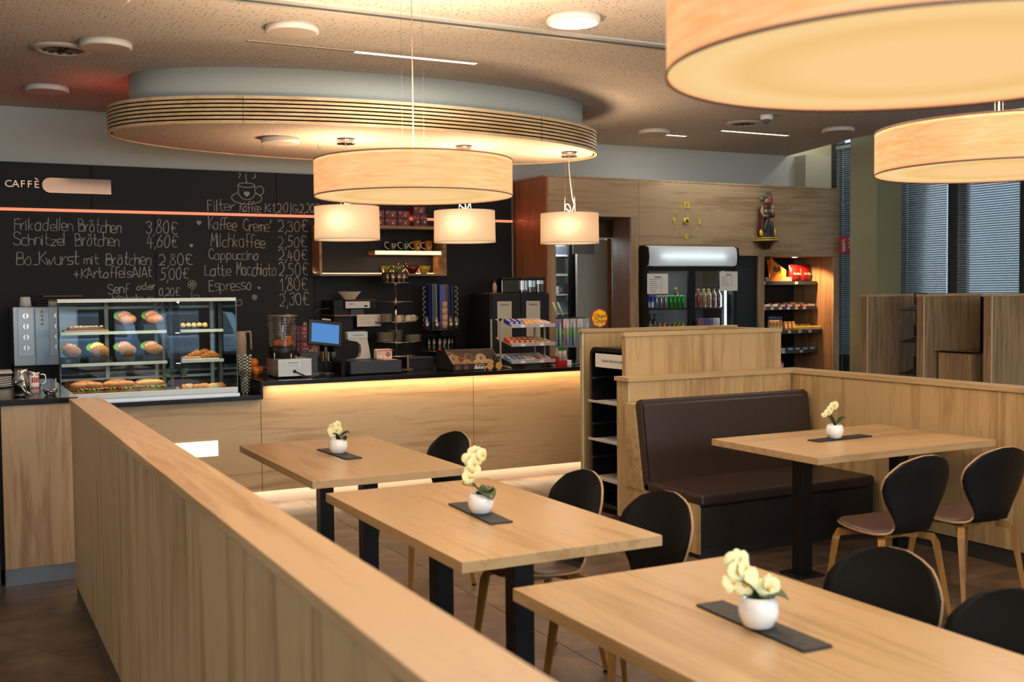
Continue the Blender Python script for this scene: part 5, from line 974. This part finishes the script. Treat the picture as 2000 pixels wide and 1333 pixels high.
# straws in a jar on the lower worktop
sj=thing('straw_jar','glass jar holding striped paper straws between display and juicer','jar',(2.068,8.47,.8612)); MB().lathe([(.034,0),(.04,.10),(.045,.19),(.043,.19),(.037,.01)],n=24,capt=False).build('jar',glass('straw_glass',(.97,.98,.98,1),.03,.0,.5),sj)
for k in range(18):
    a=k*2.4; rr=.012+.014*((k*7)%3)/2; bx,by=rr*math.cos(a),rr*math.sin(a); tx_,ty_=bx*1.9,by*1.9; n=24; t_=thing('straw','black and white striped paper straw in the jar','straw',(2.068,8.47,.8652),group='paper straws in the jar')
    m=MB()
    for q in range(n):
        f0,f1=q/n,(q+1)/n; m.mi=(q+k)%2; m.tube([(bx+(tx_-bx)*f0,by+(ty_-by)*f0,.30*f0+.0),(bx+(tx_-bx)*f1,by+(ty_-by)*f1,.30*f1)],.0048,6,caps=False)
    m.build('tube',[mat('#d8cdb8',.6),mat('#1a1512',.6)],t_)
# kettle / white jug, glass of oranges
jg=thing('white_jug','white plastic jug with square handle behind the display','jug',(2.375,9.90,.932)); MB().lathe([(.055,0),(.058,.30),(.05,.37),(.046,.37)],n=24).build('body',mat('#b3a596',.4),jg); MB().tube([(.03,0,.36),(.085,0,.365),(.098,0,.345),(.10,0,.20)],.009,8).build('handle',mat('#b3a596',.4),jg)
jb=thing('orange_basket','wire basket of oranges left of the juicer','basket',(2.235,8.85,T)); 
m=MB()
for z,r in ((.0,.06),(.04,.085),(.08,.095)): m.tube([(r*math.cos(a),r*math.sin(a),z+.003) for a in [2*PI*i/20 for i in range(21)]],.0025,5)
for k in range(10): a=2*PI*k/10; m.tube([(.06*math.cos(a),.06*math.sin(a),.003),(.095*math.cos(a),.095*math.sin(a),.08)],.0018,4)
m.build('wire_basket',mat('#8a6a48',.3,.8),jb)
for k,(x,y,z) in enumerate(((-.035,0,.045),(.04,.01,.045),(0,-.045,.045),(.0,.04,.05),(.0,0,.11))): solo(MB().ell((0,0,0),(.037,.037,.036),14,10),'orange',mat('#d9781c',.45,bump=.3,bscale=200),('left','right','front','rear','topmost')[k]+' orange in the wire basket left of the juicer','orange',(2.235+x,8.85+y,T+z),group='oranges in the wire basket')
# juicer
jc=thing('juice_machine','steel juice machine with clear cylinder and wire rings on the worktop','juicer',(2.43,8.62,T)); W=.138
B(-W+.03,-.17,.012,W+.03,.17,.150,bev=.004).build('housing',mat('#aaa7a2',.42,.7),jc)
for sx in (-.09,.15): 
    for sy in (-.14,.14): MB().cyl((sx,sy,0),.014,.012,12).build('foot',BLACK,jc)
B(-.035,-.1715,.085,.075,-.170,.135).build('type_plate',mat('#cfd6d4',.5),jc)
for z in (.123,.113,.094): B(-.028,-.1722,z,.06,-.1714,z+.004).build('text_line',mat('#5a6462',.6),jc)
MB().lathe([(.014,0),(.012,.012)],c=(.025,-.170,.052),n=14,rot=Matrix.Rotation(R(90),3,'X')).tube([(.025,-.18,.052),(.07,-.195,.03),(.13,-.20,.004),(.20,-.19,.004),(.26,-.15,.004)],.005,6).build('power_cable',BLACK,jc)
JY=.05
MB().lathe([(.117,.150),(.117,.235),(.112,.24)],c=(-.005,JY,0),n=40).build('collar',BLKM,jc)
MB().lathe([(.118,.24),(.118,.492)],c=(-.005,JY,0),n=48,capb=False,capt=False).build('clear_cylinder',GLASSB,jc); MB().lathe([(.121,.488),(.121,.496),(.10,.498)],c=(-.005,JY,0),n=40).build('lid',mat('#8a7a64',.3,.6),jc)
for k in range(10): 
    z=.26+k*.022; MB().tube([(-.005+.106*math.cos(a),JY+.106*math.sin(a),z) for a in [2*PI*i/32 for i in range(33)]],.0016,4).build('wire_ring',mat('#c9c0b4',.3,.8),jc)
MB().tube([(-.005,JY,.24),(-.005,JY,.48)],.011,10).build('core_tube',mat('#b0b8c0',.15,.9),jc); MB().prism([(-.055,.44),(-.05,.44),(-.025,.30),(-.035,.30)],JY-.09,JY-.088).build('level_gauge',mat('#c9c8a8',.5),jc)
for x,h in ((-.115,.05),(.02,.04),(.06,.02)): MB().tube([(x,-.10,.15),(x,-.10,.15+h)],.004,6).build('pin',mat('#c8beb0',.4),jc)
for k,(x,y,z) in enumerate(((-.05,.0,.27),(.0,-.04,.268),(.055,-.01,.27),(.05,.02,.305),(-.01,.05,.268))): tag(MB().ell((0,0,0),(.036,.036,.03),12,8).build('orange',mat('#c96a14',.45),None,(2.43+x-.005,8.62+JY+y,T+z)),('left','front','right','upper right','rear')[k]+' orange inside the clear cylinder of the juicer','orange',group='oranges in the juicer')
# dark box, screen, books
solo(B(-.075,-.05,0,.075,.05,.17,bev=.003),'dark_card_box',mat('#1a1d20',.5),'dark square box between juicer and till screen','box',(2.66,8.78,T+.012)); solo(B(-.1,-.07,0,.12,.07,.012,bev=.003),'cup_coaster_plate',mat('#4a4e50',.4),'grey perforated plate under the dark box','plate',(2.68,8.76,T))
for k in range(2): 
    for j in range(3):
        t=thing('capsule_box','dark red coffee box in the stack behind the till, %s row, %s'%(('lower','upper')[k],('left','middle','right')[j]),'box',(2.98+j*.098,10.22,1.03+k*.152),group='coffee boxes stacked behind the till'); B(-.047,0,0,.047,.12,.148,bev=.002).build('carton',mat('#5a151c',.45),t); MB().lathe([(.020,0),(.020,.0015)],c=(0,-.0005,.118),n=14,rot=Matrix.Rotation(R(90),3,'X')).build('round_emblem',mat('#a8505a',.5),t); B(-.03,-.0012,.075,.03,-.0004,.083).build('text_line',mat('#b09088',.5),t); MB().lathe([(.014,0),(.014,.0015)],c=(.0,-.0005,.045),n=12,rot=Matrix.Rotation(R(90),3,'X')).build('cup_print',mat('#a06a40',.5),t)
solo(B(2.92,10.18,.932,3.32,10.38,1.028),'riser_box',BLACK,'black riser box under the stack of coffee boxes','box')
ps=thing('till_screen','black till touchscreen with bright blue display on a pole','screen',(2.80,8.72,T))
MB().lathe([(.075,0),(.075,.008),(.02,.016)],n=28).tube([(0,0,.01),(0,0,.27)],.016,12).build('pole',mat('#23272c',.4),ps)
rt=Matrix.Rotation(R(-16),3,'X')@Matrix.Rotation(0,3,'Z')
def tilt(mb,nm,m_,loc=(0,0,.34),ang=-14,shear=.18):
    bmesh.ops.rotate(mb.b,verts=mb.b.verts,matrix=Matrix.Rotation(R(7),3,'Y')@Matrix.Rotation(R(ang),3,'X'),cent=(0,0,0)); bmesh.ops.translate(mb.b,verts=mb.b.verts,vec=loc); return mb.build(nm,m_,ps)
tilt(B(-.145,-.0,-.105,.145,.03,.105,bev=.004),'bezel',BLKM); tilt(B(-.118,-.003,-.082,.118,-.001,.078),'display',emit('screen_blue',lin('#5b93d6')[:3],.95)); tilt(B(-.118,-.0035,.078,.05,-.0015,.084),'display_menu',emit('screen_dark',(.02,.05,.2),.8))
tilt(B(-.03,-.002,.110,.045,.02,.125,bev=.003),'camera_bar',mat('#a08a78',.4)); tilt(MB().tube([(-.13,0,.11),(-.08,0,.18),(.0,0,.21),(.03,0,.215)],.006,6),'gooseneck_light',BLACK)
for k,(c_,w_) in enumerate((('#a8a090',.012),('#8a8474',.012),('#b5ac98',.014),('#756c5c',.010),('#a39a84',.014))): solo(B(-w_/2,-.05,0,w_/2,.05,.10),'booklet',mat(c_,.6),nth(k,5)+' thin booklet standing left of the till pole','booklet',(2.735+k*.015,9.0,T+.09),group='booklets by the till')
solo(B(2.70,8.93,T,3.06,9.08,T+.088),'black_organiser',BLACK,'black desk organiser behind the till pole','organiser'); 
solo(MB().lathe([(.026,0),(.03,.075),(.027,.075),(.024,.004)],n=20,capt=False),'cup',mat('#26303f',.4),'small dark blue cup on the organiser right of the till pole','cup',(2.955,9.0,T+.09)); solo(B(-.03,-.04,0,.03,.04,.08,bev=.002),'packet',mat('#8a7048',.6),'tan packet on the organiser right of the till pole','packet',(2.88,9.0,T+.09))
# cash drawer, scanner, roll
cd=thing('cash_drawer','flat black cash drawer on the worktop','cash drawer',(3.145,8.62,T)); B(-.225,-.17,.006,.225,.19,.112,bev=.004).build('case',mat('#15161a',.35),cd); B(-.218,-.176,.012,.218,-.169,.106,bev=.002).build('drawer_front',mat('#1a1c22',.4),cd); B(-.26,-.05,.0,-.225,.19,.10).build('side_unit',BLACK,cd)
sn=thing('card_terminal_stand','pale grey curved customer scanner standing on the cash drawer','scanner',(3.07,8.70,T+.1125))
m=MB(); m.prism([(.11,.0),(.105,.03),(.08,.17),(.08,.225),(.07,.235),(-.085,.235),(-.095,.225),(-.095,.175),(-.085,.165),(-.01,.15),(.02,.12),(.025,.06),(.01,.02),(-.02,.006),(-.1,.0)],-.03,.03); m.build('body',mat('#a39c92',.45),sn); B(-.094,-.033,.178,.082,-.030,.232,bev=.002).build('head_panel',mat('#9da6a8',.4),sn); B(-.05,-.0345,.202,.045,-.0335,.208).build('text_line',mat('#5a6468',.5),sn); B(-.105,-.06,-.0,.125,.06,.006).build('base_plate',mat('#25272b',.4),sn)
rl=thing('receipt_roll_box','small pink and white folded banknote-print box on the cash drawer','box',(3.245,8.56,T+.1125)); B(-.07,-.04,0,.07,.04,.088,bev=.012).build('box',mat('#c9a898',.6,var=.25,bscale=25),rl); 
m=MB()
for k in range(5): m.tube([(-.06+k*.028,-.042,.074),(-.045+k*.028,-.043,.084),(-.03+k*.028,-.042,.074)],.003,5)
m.build('red_scallops',mat('#a04a44',.6),rl); MB().lathe([(.022,0),(.022,.002)],c=(.03,-.040,.042),n=18,rot=Matrix.Rotation(R(90),3,'X')).build('oval_print',mat('#8a5a4c',.6),rl); B(-.03,-.09,0,.09,-.045,.002).build('slip',mat('#c9a898',.6),rl)
# espresso machine + filters on the back counter
em_=thing('coffee_grinder_machine','black filter coffee machine with steel panel and paper filters on top','coffee machine',(3.50,10.0,.932))
B(-.20,.02,.0,.15,.40,.36,bev=.004).build('lower_body',BLACK,em_); B(-.19,.03,.36,.0,.40,.64).build('rear_body',BLACK,em_); B(-.09,0,.555,.235,.38,.640,bev=.004).build('head',BLACK,em_); B(-.085,-.006,.562,.162,.0,.628,bev=.001).build('steel_panel',mat('#b3aca4',.4,.5),em_); B(-.05,-.0075,.600,.0,-.0055,.606).build('text_line',mat('#55504c',.5),em_); B(.105,-.009,.574,.135,-.0055,.590).build('switch',BLACK,em_)
B(-.09,-.002,.640,.235,.38,.645).build('warm_edge',mat('#5a2c1c',.4),em_); B(-.20,-.02,.485,.255,.38,.50,bev=.004).build('warming_shelf',mat('#7a5644',.4),em_)
MB().lathe([(.05,0),(.055,.05)],c=(.0,.1,.50),n=20).build('steel_jug',mat('#8a9aa8',.2,.9),em_); B(-.03,-.0,.50,.10,.2,.55).build('brewer_base',mat('#1a1a1c',.3),em_)
B(.02,-.032,.385,.262,-.028,.500).build('paper_note',mat('#d0c9bd',.8),em_); 
for k in range(4): B(.04,-.0335,.47-k*.02,.12+random.uniform(0,.09),-.0325,.473-k*.02).build('text_line',mat('#8a8478',.8),em_)
pf=MB(); n=48; A=[];Bq=[]
for i in range(n): a=2*PI*i/n; k=1+.06*(-1)**i; A.append(pf.b.verts.new((.048*k*math.cos(a),.048*k*math.sin(a),0))); Bq.append(pf.b.verts.new((.108*k*math.cos(a),.108*k*math.sin(a),.075+.002*(-1)**i)))
pf._mark([pf.b.faces.new((A[i],A[(i+1)%n],Bq[(i+1)%n],Bq[i])) for i in range(n)]); pf._mark([pf.b.faces.new(A)])
solo(pf,'paper_filters',mat('#d3bfa0',.8),'fluted paper coffee filters stacked on the coffee machine','filter',(3.50,10.12,1.580))
# tiered cup stand
ts=thing('tiered_cup_stand','chrome tiered stand with glass trays for cups and plates','stand',(3.90,9.92,.932))
MB().lathe([(.185,.09),(.185,.10),(.17,.102)],n=40).lathe([(.19,.045),(.19,.06)],n=40).build('base',mat('#a8a39c',.25,.9),ts); MB().tube([(0,0,.1),(0,0,.80)],.0115,12).build('pole',CHROME,ts); MB().lathe([(.16,.0),(.16,.045)],n=30).build('foot',BLACK,ts)
for z,r in ((.795,.145),(.610,.175),(.418,.20),(.222,.225)):
    MB().lathe([(r,z),(r,z+.005)],n=40).build('tray',GLASSC,ts); MB().tube([(r*math.cos(a),r*math.sin(a),z+.010) for a in [2*PI*i/36 for i in range(37)]],.0035,5).build('tray_rim',mat('#b0aca4',.2,.9),ts); MB().lathe([(.022,z-.018),(.022,z+.012)],n=16).build('collar',CHROME,ts)
def tumbler(x,y,z,r,h,label,m_,group): return solo(MB().lathe([(r*.85,0),(r,h),(r*.94,h),(r*.8,.006)],n=20,capt=False),'tumbler',m_,label,'glass',(x,y,z),group=group)
GB=glass('amber_glass',(.95,.80,.66,1),.05,.2)
for k,a in enumerate((200,235,270,305,340,20,90,150)): tumbler(3.90+.098*math.cos(R(a)),9.92+.098*math.sin(R(a)),.932+.801,.034,.105,('left','front left','front','front right','right','back right','back','back left')[k]+' amber-tinted tumbler on the top tier of the cup stand',GB,'tumblers on the top tier')
def espresso(x,y,z,label,group): 
    t=thing('espresso_cup',label,'cup',(x,y,z),group=group); MB().lathe([(.034,0),(.033,.02),(.024,.062),(.02,.066)],n=20).build('body',mat('#b5a894',.35),t); MB().tube([(.032,0,.02),(.048,0,.025),(.046,0,.045),(.028,0,.048)],.0035,6).build('handle',mat('#b5a894',.35),t)
for k,(x,y) in enumerate(((3.87,-.14),(3.975,-.12),(4.03,-.07),(4.075,-.01),(3.93,.06),(3.99,.08))): espresso(x,9.92+y,.932+.425,nth(k,6)+' espresso cup upside down on the third tier of the cup stand','espresso cups on the third tier')
def pstack(x,y,z,r,n,dz,grp,lb):
    for k in range(n): plate(x,y,z+k*dz,r,lvl(k,n)+' '+lb,mat('#a89c8a',.4),grp)
pstack(3.775,9.86,1.357,.062,6,.0135,'saucers on the third tier','saucer in the stack at the left of the third tier'); pstack(3.755,9.84,1.160,.078,7,.0145,'plates at the left of the lower tier','plate in the left stack of the lower tier'); pstack(3.93,10.02,1.160,.075,8,.0145,'plates at the back of the lower tier','plate in the back stack of the lower tier'); pstack(4.04,9.83,1.160,.078,5,.0145,'plates at the right of the lower tier','plate in the right stack of the lower tier')
# cup dispenser tower
ct_=thing('cup_dispenser','round cup dispenser tower with blue and silver tubes and hanging cups','dispenser',(4.44,10.12,.932))
MB().lathe([(.19,.115),(.19,.125)],n=40).build('lower_disc',mat('#9a9080',.3,.8),ct_); MB().lathe([(.205,.33),(.205,.337)],n=40).build('upper_disc',mat('#5a5650',.3,.8),ct_); MB().tube([(0,0,.0),(0,0,.34)],.02,12).lathe([(.17,0),(.17,.02)],n=30).build('pedestal',BLACK,ct_)
cols=[(-160,'#1c1f6a',.3),(-130,'#5a6870',.7),(-98,'#20246e',.3),(-78,'#6a6058',.6),(-50,'#1c2068',.3),(-28,'#8a98a8',.7),(0,'#3a2a7a',.3)]
for a,c_,me in cols: B(-.028,-.02,.337,.028,.012,.79,bev=.006).build('tube_panel',mat(c_,.35,me),ct_,(.125*math.cos(R(a)),.125*math.sin(R(a)),0),R(a+90))
for k in range(4): MB().lathe([(.027,0),(.034,.072),(.032,.072)],n=18).build('paper_cup',mat('#b09480',.5),ct_,(.0,-.152,.345+k*.066))
for k in range(8):
    z=.36+k*.052
    for sx in (-1,1): 
        x0=sx*.150 if sx<0 else .165
        MB().tube([(x0,-.03,z+.04),(x0+sx*.028,-.04,z+.035),(x0+sx*.032,-.04,z+.012),(x0+sx*.004,-.03,z)],.0042,6).build('hanging_cup_handle',mat('#9a9488',.35),ct_)
for k,(x,y) in enumerate(((-.165,-.09),(-.09,-.16),(.175,-.05),(.06,-.17))):
    t=thing('cutlery_beaker',('left','front left','right','front')[k]+' steel beaker with spoons on the disc of the cup dispenser','beaker',(4.44+x,10.12+y,.932+.338),group='steel beakers on the cup dispenser'); MB().lathe([(.026,0),(.03,.08),(.028,.08),(.024,.004)],n=20,capt=False).build('cup',mat('#9a948a',.3,.9),t)
    for q in range(3): MB().tube([(.006*q-.006,0,.02),(.010*q-.014,.004,.13+.006*q)],[.0018,.003],5).build('spoon',CHROME,t)
for k,a in enumerate((200,225,250,272,295,318,340)): tumbler(4.44+.135*math.cos(R(a)),10.12+.135*math.sin(R(a)),.932+.126,.033,.135,nth(k,7)+' upside-down latte glass on the lower disc of the cup dispenser',GLASSC,'latte glasses on the cup dispenser')
# double coffee refrigerator
mf=thing('milk_cooler','tall black double-door cooler with pale printed panels on the back counter','cooler',(4.79,9.63,.96))
B(0,.012,.0,.66,.50,.665,bev=.003).build('housing',mat('#0d0e10',.5),mf)
for k in range(2):
    d=MB().box(.012+k*.325,-.012,.02,.33+k*.325,.012,.655,bev=.003).build('door',mat('#12151a',.5,spec=.3),mf); B(.065+k*.325,-.015,.20,.225+k*.325-.0,-.012,.585,bev=.004).build('display_panel',mat('#a9a698',.5),d); text('schaerer',.028,(.145+k*.325,-.016,.55),mat('#3a3a3a',.6),mf,'panel_lettering',ext=.0002,bold=.0006)
B(.012,-.0,-.03,.66,.48,0).build('base',BLACK,mf)
# glass canisters on the cooler
for k,(x,c_,w_) in enumerate(((5.07,'#1b1714',.10),(5.235,'#24262a',.085),(5.33,'#15110f',.085),(5.425,'#4a3a30',.085))):
    z=1.626; t=thing('bean_canister',('wide dark','clear grey','dark half-full','brown-topped')[k]+' bean canister in the row on the cooler','canister',(x,9.79,z),group='bean canisters on the cooler')
    B(-w_/2 if k else -.10,-.05,.0,w_/2 if k else .10,.05,.135,bev=.008).build('glass_body',GLASSD if k==0 else GLASSC,t); B(-w_/2 if k else -.10,-.052,.135,w_/2 if k else .10,.052,.158,bev=.004).build('lid',mat('#1a1816',.3),t)
    B(-w_/2+.008 if k else -.09,-.042,.004,w_/2-.008 if k else .09,.042,(.12,.03,.06,.09)[k],bev=.004).build('beans',mat(c_,.7,bump=.8,bscale=160),t)
sv=thing('syrup_bottle','small pinkish pump bottle on a napkin on top of the cooler','bottle',(4.90,9.76,1.628)); MB().lathe([(.022,0),(.022,.08),(.012,.095),(.012,.105)],n=18).build('body',mat('#b58a78',.4),sv); MB().tube([(0,0,.10),(0,0,.13)],.003,6).build('pump',mat('#8a6a5a',.4),sv)
solo(B(-.10,-.03,0,.12,.04,.002),'napkin',mat('#b58a78',.8),'flat pinkish napkin under the pump bottle','napkin',(4.90,9.78,1.6255))
# bakery box
bk=thing('bakery_box','dark printed bakery box with clear lid full of doughnuts on the worktop','box',(4.03,8.38,T))
bx0,bx1,by1=-.225,.225,.36
B(bx0,0,0,bx1,.006,.058).build('front_panel',mat('#241c1e',.45),bk); MB().prism([(0,0),(by1,0),(by1,.17),(.16,.17),(0,.058)],bx0,bx0+.005,'x').build('left_panel',mat('#1b1718',.45),bk); B(bx0,by1-.005,0,bx1,by1,.17).build('back_panel',mat('#1b1718',.45),bk); B(bx0,0,0,bx1,by1,.004).build('floor_panel',mat('#2a211c',.6),bk)
m=MB(); m.quad((bx0,.003,.058),(bx1,.003,.058),(bx1,.16,.17),(bx0,.16,.17)); m.quad((bx0,.16,.17),(bx1,.16,.17),(bx1,by1,.17),(bx0,by1,.17)); m.quad((bx1,0,0),(bx1,by1,0),(bx1,by1,.17),(bx1,.16,.17)) ; m.build('clear_lid',GLASSC,bk,fix=False)
MB().tube([(bx0,.003,.06),(bx0,.16,.172)],.002,4).tube([(bx0,.16,.172),(bx1,.16,.172)],.002,4).tube([(bx1,.16,.172),(bx1,.003,.06)],.002,4).build('lid_edge',mat('#8a8680',.3),bk); 
text('American',.022,(.03,-.0015,.047),mat('#c9a89a',.6),bk,'box_lettering',bold=.0004); text('Bakery',.042,(.03,-.0015,.025),mat('#e8e0d8',.6),bk,'box_lettering',italic=.3,bold=.001)
for x in (.125,.21): MB().lathe([(.032,0),(.032,.002)],c=(x,-.0002,.032),n=24,rot=Matrix.Rotation(R(90),3,'X')).build('cookie_print',mat('#c08a4a',.6,var=.2,bscale=90),bk)
for x in (-.18,-.1): MB().lathe([(.02,0),(.02,.0015)],c=(x,-.0002,.03),n=18,rot=Matrix.Rotation(R(90),3,'X')).build('cookie_print',mat('#6a3a30',.6,var=.2,bscale=90),bk)
B(bx1-.09,.15,.1715,bx1-.02,.17,.173).build('price_sticker',mat('#cfc4b4',.6),bk)
ng=mat('#c9873c',.5,var=.15); 
def donut(x,y,z,c1,c2,label,tiltx=55):
    t=thing('doughnut',label,'doughnut',(4.03+x,8.38+y,T+z),group='doughnuts in the bakery box'); m=MB(); n=20; Rr,rr=.032,.020; rot=Matrix.Rotation(R(tiltx),3,'X'); V=[[m.b.verts.new(rot@Vector(((Rr+rr*math.cos(b))*math.cos(a),(Rr+rr*math.cos(b))*math.sin(a),rr*.85*math.sin(b)))) for b in [2*PI*j/10 for j in range(10)]] for a in [2*PI*i/n for i in range(n)]]
    for i in range(n):
        for j in range(10):
            m.mi=1 if j in (0,1,2,3,4) else 0; m._mark([m.b.faces.new((V[i][j],V[(i+1)%n][j],V[(i+1)%n][(j+1)%10],V[i][(j+1)%10]))],True)
    m.build('ring',[mat(c1,.6,var=.12),mat(c2,.45,bump=.5,bscale=160,var=.25)],t)
for k,(x,y,z,c1,c2,lb) in enumerate(((-.16,.06,.045,'#d09a4c','#b9702c','golden glazed doughnut, left in the front row'),(-.06,.06,.045,'#d09a4c','#c0802f','golden glazed doughnut, second in the front row'),(.045,.06,.045,'#cfa468','#d8b27a','sugared doughnut, third in the front row'),(.145,.06,.045,'#cfa468','#d8b27a','sugared doughnut, right in the front row'),
    (-.13,.20,.085,'#b98a4a','#b0a060','doughnut with green topping in the back row'),(.02,.22,.095,'#3a2218','#4a2c20','dark striped chocolate doughnut in the back row'),(.13,.19,.085,'#cfa468','#cdb09a','pale sugared doughnut in the back row'))): donut(x,y,z,c1,c2,lb)
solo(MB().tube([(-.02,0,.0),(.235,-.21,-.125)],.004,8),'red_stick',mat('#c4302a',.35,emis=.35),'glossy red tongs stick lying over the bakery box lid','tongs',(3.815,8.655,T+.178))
# candy rack
cr=thing('candy_rack','grey three-tier candy rack with price tags at the right of the counter','rack',(4.57,8.50,T))
GP=mat('#9b9690',.4,.4)
for x in (-.245,.20): B(x,.02,0,x+.014,.034,.425).build('post',GP,cr); B(x-.002,.015,.415,x+.022,.04,.435,bev=.003).build('post_cap',BLACK,cr); MB().tube([(x+.007,.02,.02),(x+.05,-.09,.005)],.006,6).build('foot',GP,cr); B(x,.20,0,x+.014,.214,.425).build('rear_post',GP,cr)
tiers=(.055,.205,.370)
for z in tiers:
    s_=MB().prism([(-.09,z-.012),(.22,z+.05),(.22,z+.056),(-.09,z-.006)],-.19,.25,'x').build('tier_shelf',mat('#a8a4a6',.4),cr); B(-.19,-.096,z-.016,.25,-.09,z+.016).build('tier_lip',mat('#b0a8b0',.4,.2),s_)
    for x in (-.10,.09): B(x,-.099,z-.016,x+.042,-.096,z+.008).build('price_tag',PAPER,s_)
cand={0:(('#4a78b8','blue'),('#c9ccd0','silver'),('#c08a90','pink')),1:(('#c4441c','orange-red'),('#c9a43a','yellow')),2:(('#24369a','dark blue'),('#d99a3a','amber'),('#cfb8c0','pale pink'))}
for ti,z in enumerate(tiers):
    cs=cand[ti]
    n=8
    for k in range(n):
        c_,nm=cs[min(len(cs)-1,int(k*len(cs)/n))] if ti!=1 else cs[0 if k<5 else 1]
        if ti==0 and k==5: continue
        for r_ in range(2+(ti==1 and k<5)+(ti==2 and k<3)):
            x=-.165+k*.053; m=MB(); m.box(-.024,-.06,0,.024,.06,.014,bev=.004); m.mi=1; m.box(-.018,-.0605,.003,.018,-.059,.011); m.box(-.01,-.03,.0138,.01,.03,.0146)
            o=m.build('candy_bar',[mat(c_,.3,.2),mat('#e6d9c4',.4)],None,(4.57+x,8.50-.02+.03*(r_>0),T+z+.006+.0145*r_)); o.rotation_euler=(R(11.3),0,0); tag(o,'%s candy bar, %s tier of candy rack, %s, %s layer'%(nm,('lowest','middle','top')[ti],nth(k,n),('bottom','middle','top')[r_]),'candy',group='%s candy bars on the %s tier'%(nm,('lowest','middle','top')[ti]))
# things right of the rack
for k,(x,w_,h,c_,lb) in enumerate(((4.82,.075,.088,'#8a1018','dark red heart-shaped box at the foot of the candy rack'),)):
    solo(MB().prism([(0,0),(.07,0),(.085,.04),(.08,.075),(.06,.09),(.042,.08),(.02,.09),(-.005,.07),(-.008,.03)],-.02,.02),'red_heart_box',mat(c_,.35),lb,'box',(x-.02,8.48,T))
gm=thing('chewing_gum_display','red chewing gum display with green picture card at the counter end','display',(4.95,8.50,T)); B(-.075,-.03,0,.03,.05,.045,bev=.002).build('red_tray',mat('#a81420',.4),gm); B(.03,-.03,0,.075,.05,.045,bev=.002).build('white_end',WHITE,gm); MB().prism([(-.07,.045),(.065,.045),(.055,.20),(-.045,.20)],.03,.034).build('back_card',mat('#b5b8a8',.5),gm); B(-.03,.026,.13,.05,.03,.19).build('green_picture',mat('#3a6a2c',.6,var=.4,bscale=60),gm)
for x in (-.03,.02): MB().lathe([(.014,0),(.016,.06),(.012,.085)],c=(x,.0,.045),n=12).build('gum_pack',mat('#b9bdb8',.4),gm)
tb=thing('hanging_card_stand','black wire stand carrying hanging toothbrush blister cards','stand',(5.04,8.55,T)); MB().tube([(.06,0,0),(.06,0,.44)],.006,8).lathe([(.06,0),(.06,.006)],c=(.06,0,0),n=20).tube([(-.14,0,.425),(.18,0,.425)],.004,6).build('frame',BLACK,tb)
for k,(x,c_,c2) in enumerate(((-.13,'#6a6078','#20205a'),(-.05,'#b0a4a8','#c05a50'),(.02,'#9aa0a4','#1a1a22'),(.10,'#b0a8ae','#4a7ab0'),(.16,'#8a8c94','#6a8aa0'))):
    t=thing('toothbrush_card','blister card with toothbrush hanging %s on the wire stand'%('leftmost','second','third','fourth','rightmost')[k],'toothbrush pack',(5.04+x*.9,8.52-.012*k,T+.16),group='hanging blister cards'); B(-.032,0,.0,.032,.003,.26,bev=.001).build('card',mat(c_,.45),t); B(-.032,-.001,.0,.032,0,.13).build('card_lower',mat('#5a7a8c',.45),t); B(-.032,-.0012,.10,.032,-.0002,.18).build('card_middle',mat('#5a8a60',.45),t)
    for sx in (-.009,.009): MB().tube([(sx,-.008,.015),(sx,-.008,.14),(sx*.9,-.008,.22)],[.005,.004,.003],6).build('brush',mat(c2 if sx<0 else '#c8beb8',.35),t)
for k in range(2): MB().tube([(-.10+k*.06,.02,.44),(-.12+k*.05,.03,.52),(-.145+k*.05,.03,.57)],[.006,.009,.006],6).build('cream_strap',mat('#a9ab8c',.5),tb)
lp=thing('lollipop_sign','yellow and red flower-shaped lollipop brand sign on a stick at the counter end','sign',(5.42,8.62,T))
fl_=[( (.086+.007*abs(math.cos(4*a)))*math.cos(a),.415+(.086+.007*abs(math.cos(4*a)))*math.sin(a)) for a in [2*PI*i/96 for i in range(96)]]
MB().prism(fl_,-.0,.004).build('red_border',mat('#c01a1c',.4),lp); MB().prism([(x*.87,.415+(z-.415)*.87) for x,z in fl_],-.0015,.0).build('yellow_face',mat('#f2cf1e',.4),lp)
text('Chupa',.056,(0,-.003,.437),mat('#b01418',.4),lp,bold=.0008,italic=.2,sx=.9); text('Chups',.058,(.0,-.003,.392),mat('#b01418',.4),lp,bold=.0008,italic=.2,sx=.9); MB().lathe([(.014,0),(.014,.002)],c=(-.022,-.002,.352),n=16,rot=Matrix.Rotation(R(90),3,'X')).build('round_stamp',mat('#2a5a3c',.5),lp); MB().lathe([(.009,0),(.009,.0035)],c=(-.022,-.0025,.352),n=12,rot=Matrix.Rotation(R(90),3,'X')).build('stamp_centre',WHITE,lp); B(-.02,0,0,.02,.004,.32).build('stick',mat('#b01418',.4),lp); B(-.08,-.05,0,.08,.06,.05,bev=.003).build('foot_box',mat('#4a2a1c',.5),lp)
# stray items
solo(MB().lathe([(.03,0),(.075,.012),(.078,.018),(.03,.006)],n=24),'saucer',mat('#6a4a38',.4),'brown saucer on the worktop right of the cash drawer','saucer',(3.46,8.62,T))
sc2=thing('steel_scale_box','dark glass-topped steel box left of the bakery box','box',(3.66,8.85,T)); B(-.11,-.10,0,.13,.10,.10,bev=.003).build('case',mat('#1c1a1a',.3,.4),sc2); B(-.115,-.105,.100,.135,.105,.106).build('rim',mat('#8a8680',.2,.9),sc2)
solo(MB().lathe([(.045,0),(.045,.006),(.008,.012),(.007,.13),(.0,.135)],n=20),'paper_spike',mat('#55564a',.4,.6),'short steel stand foot right of the cash drawer','stand',(3.545,8.75,T))
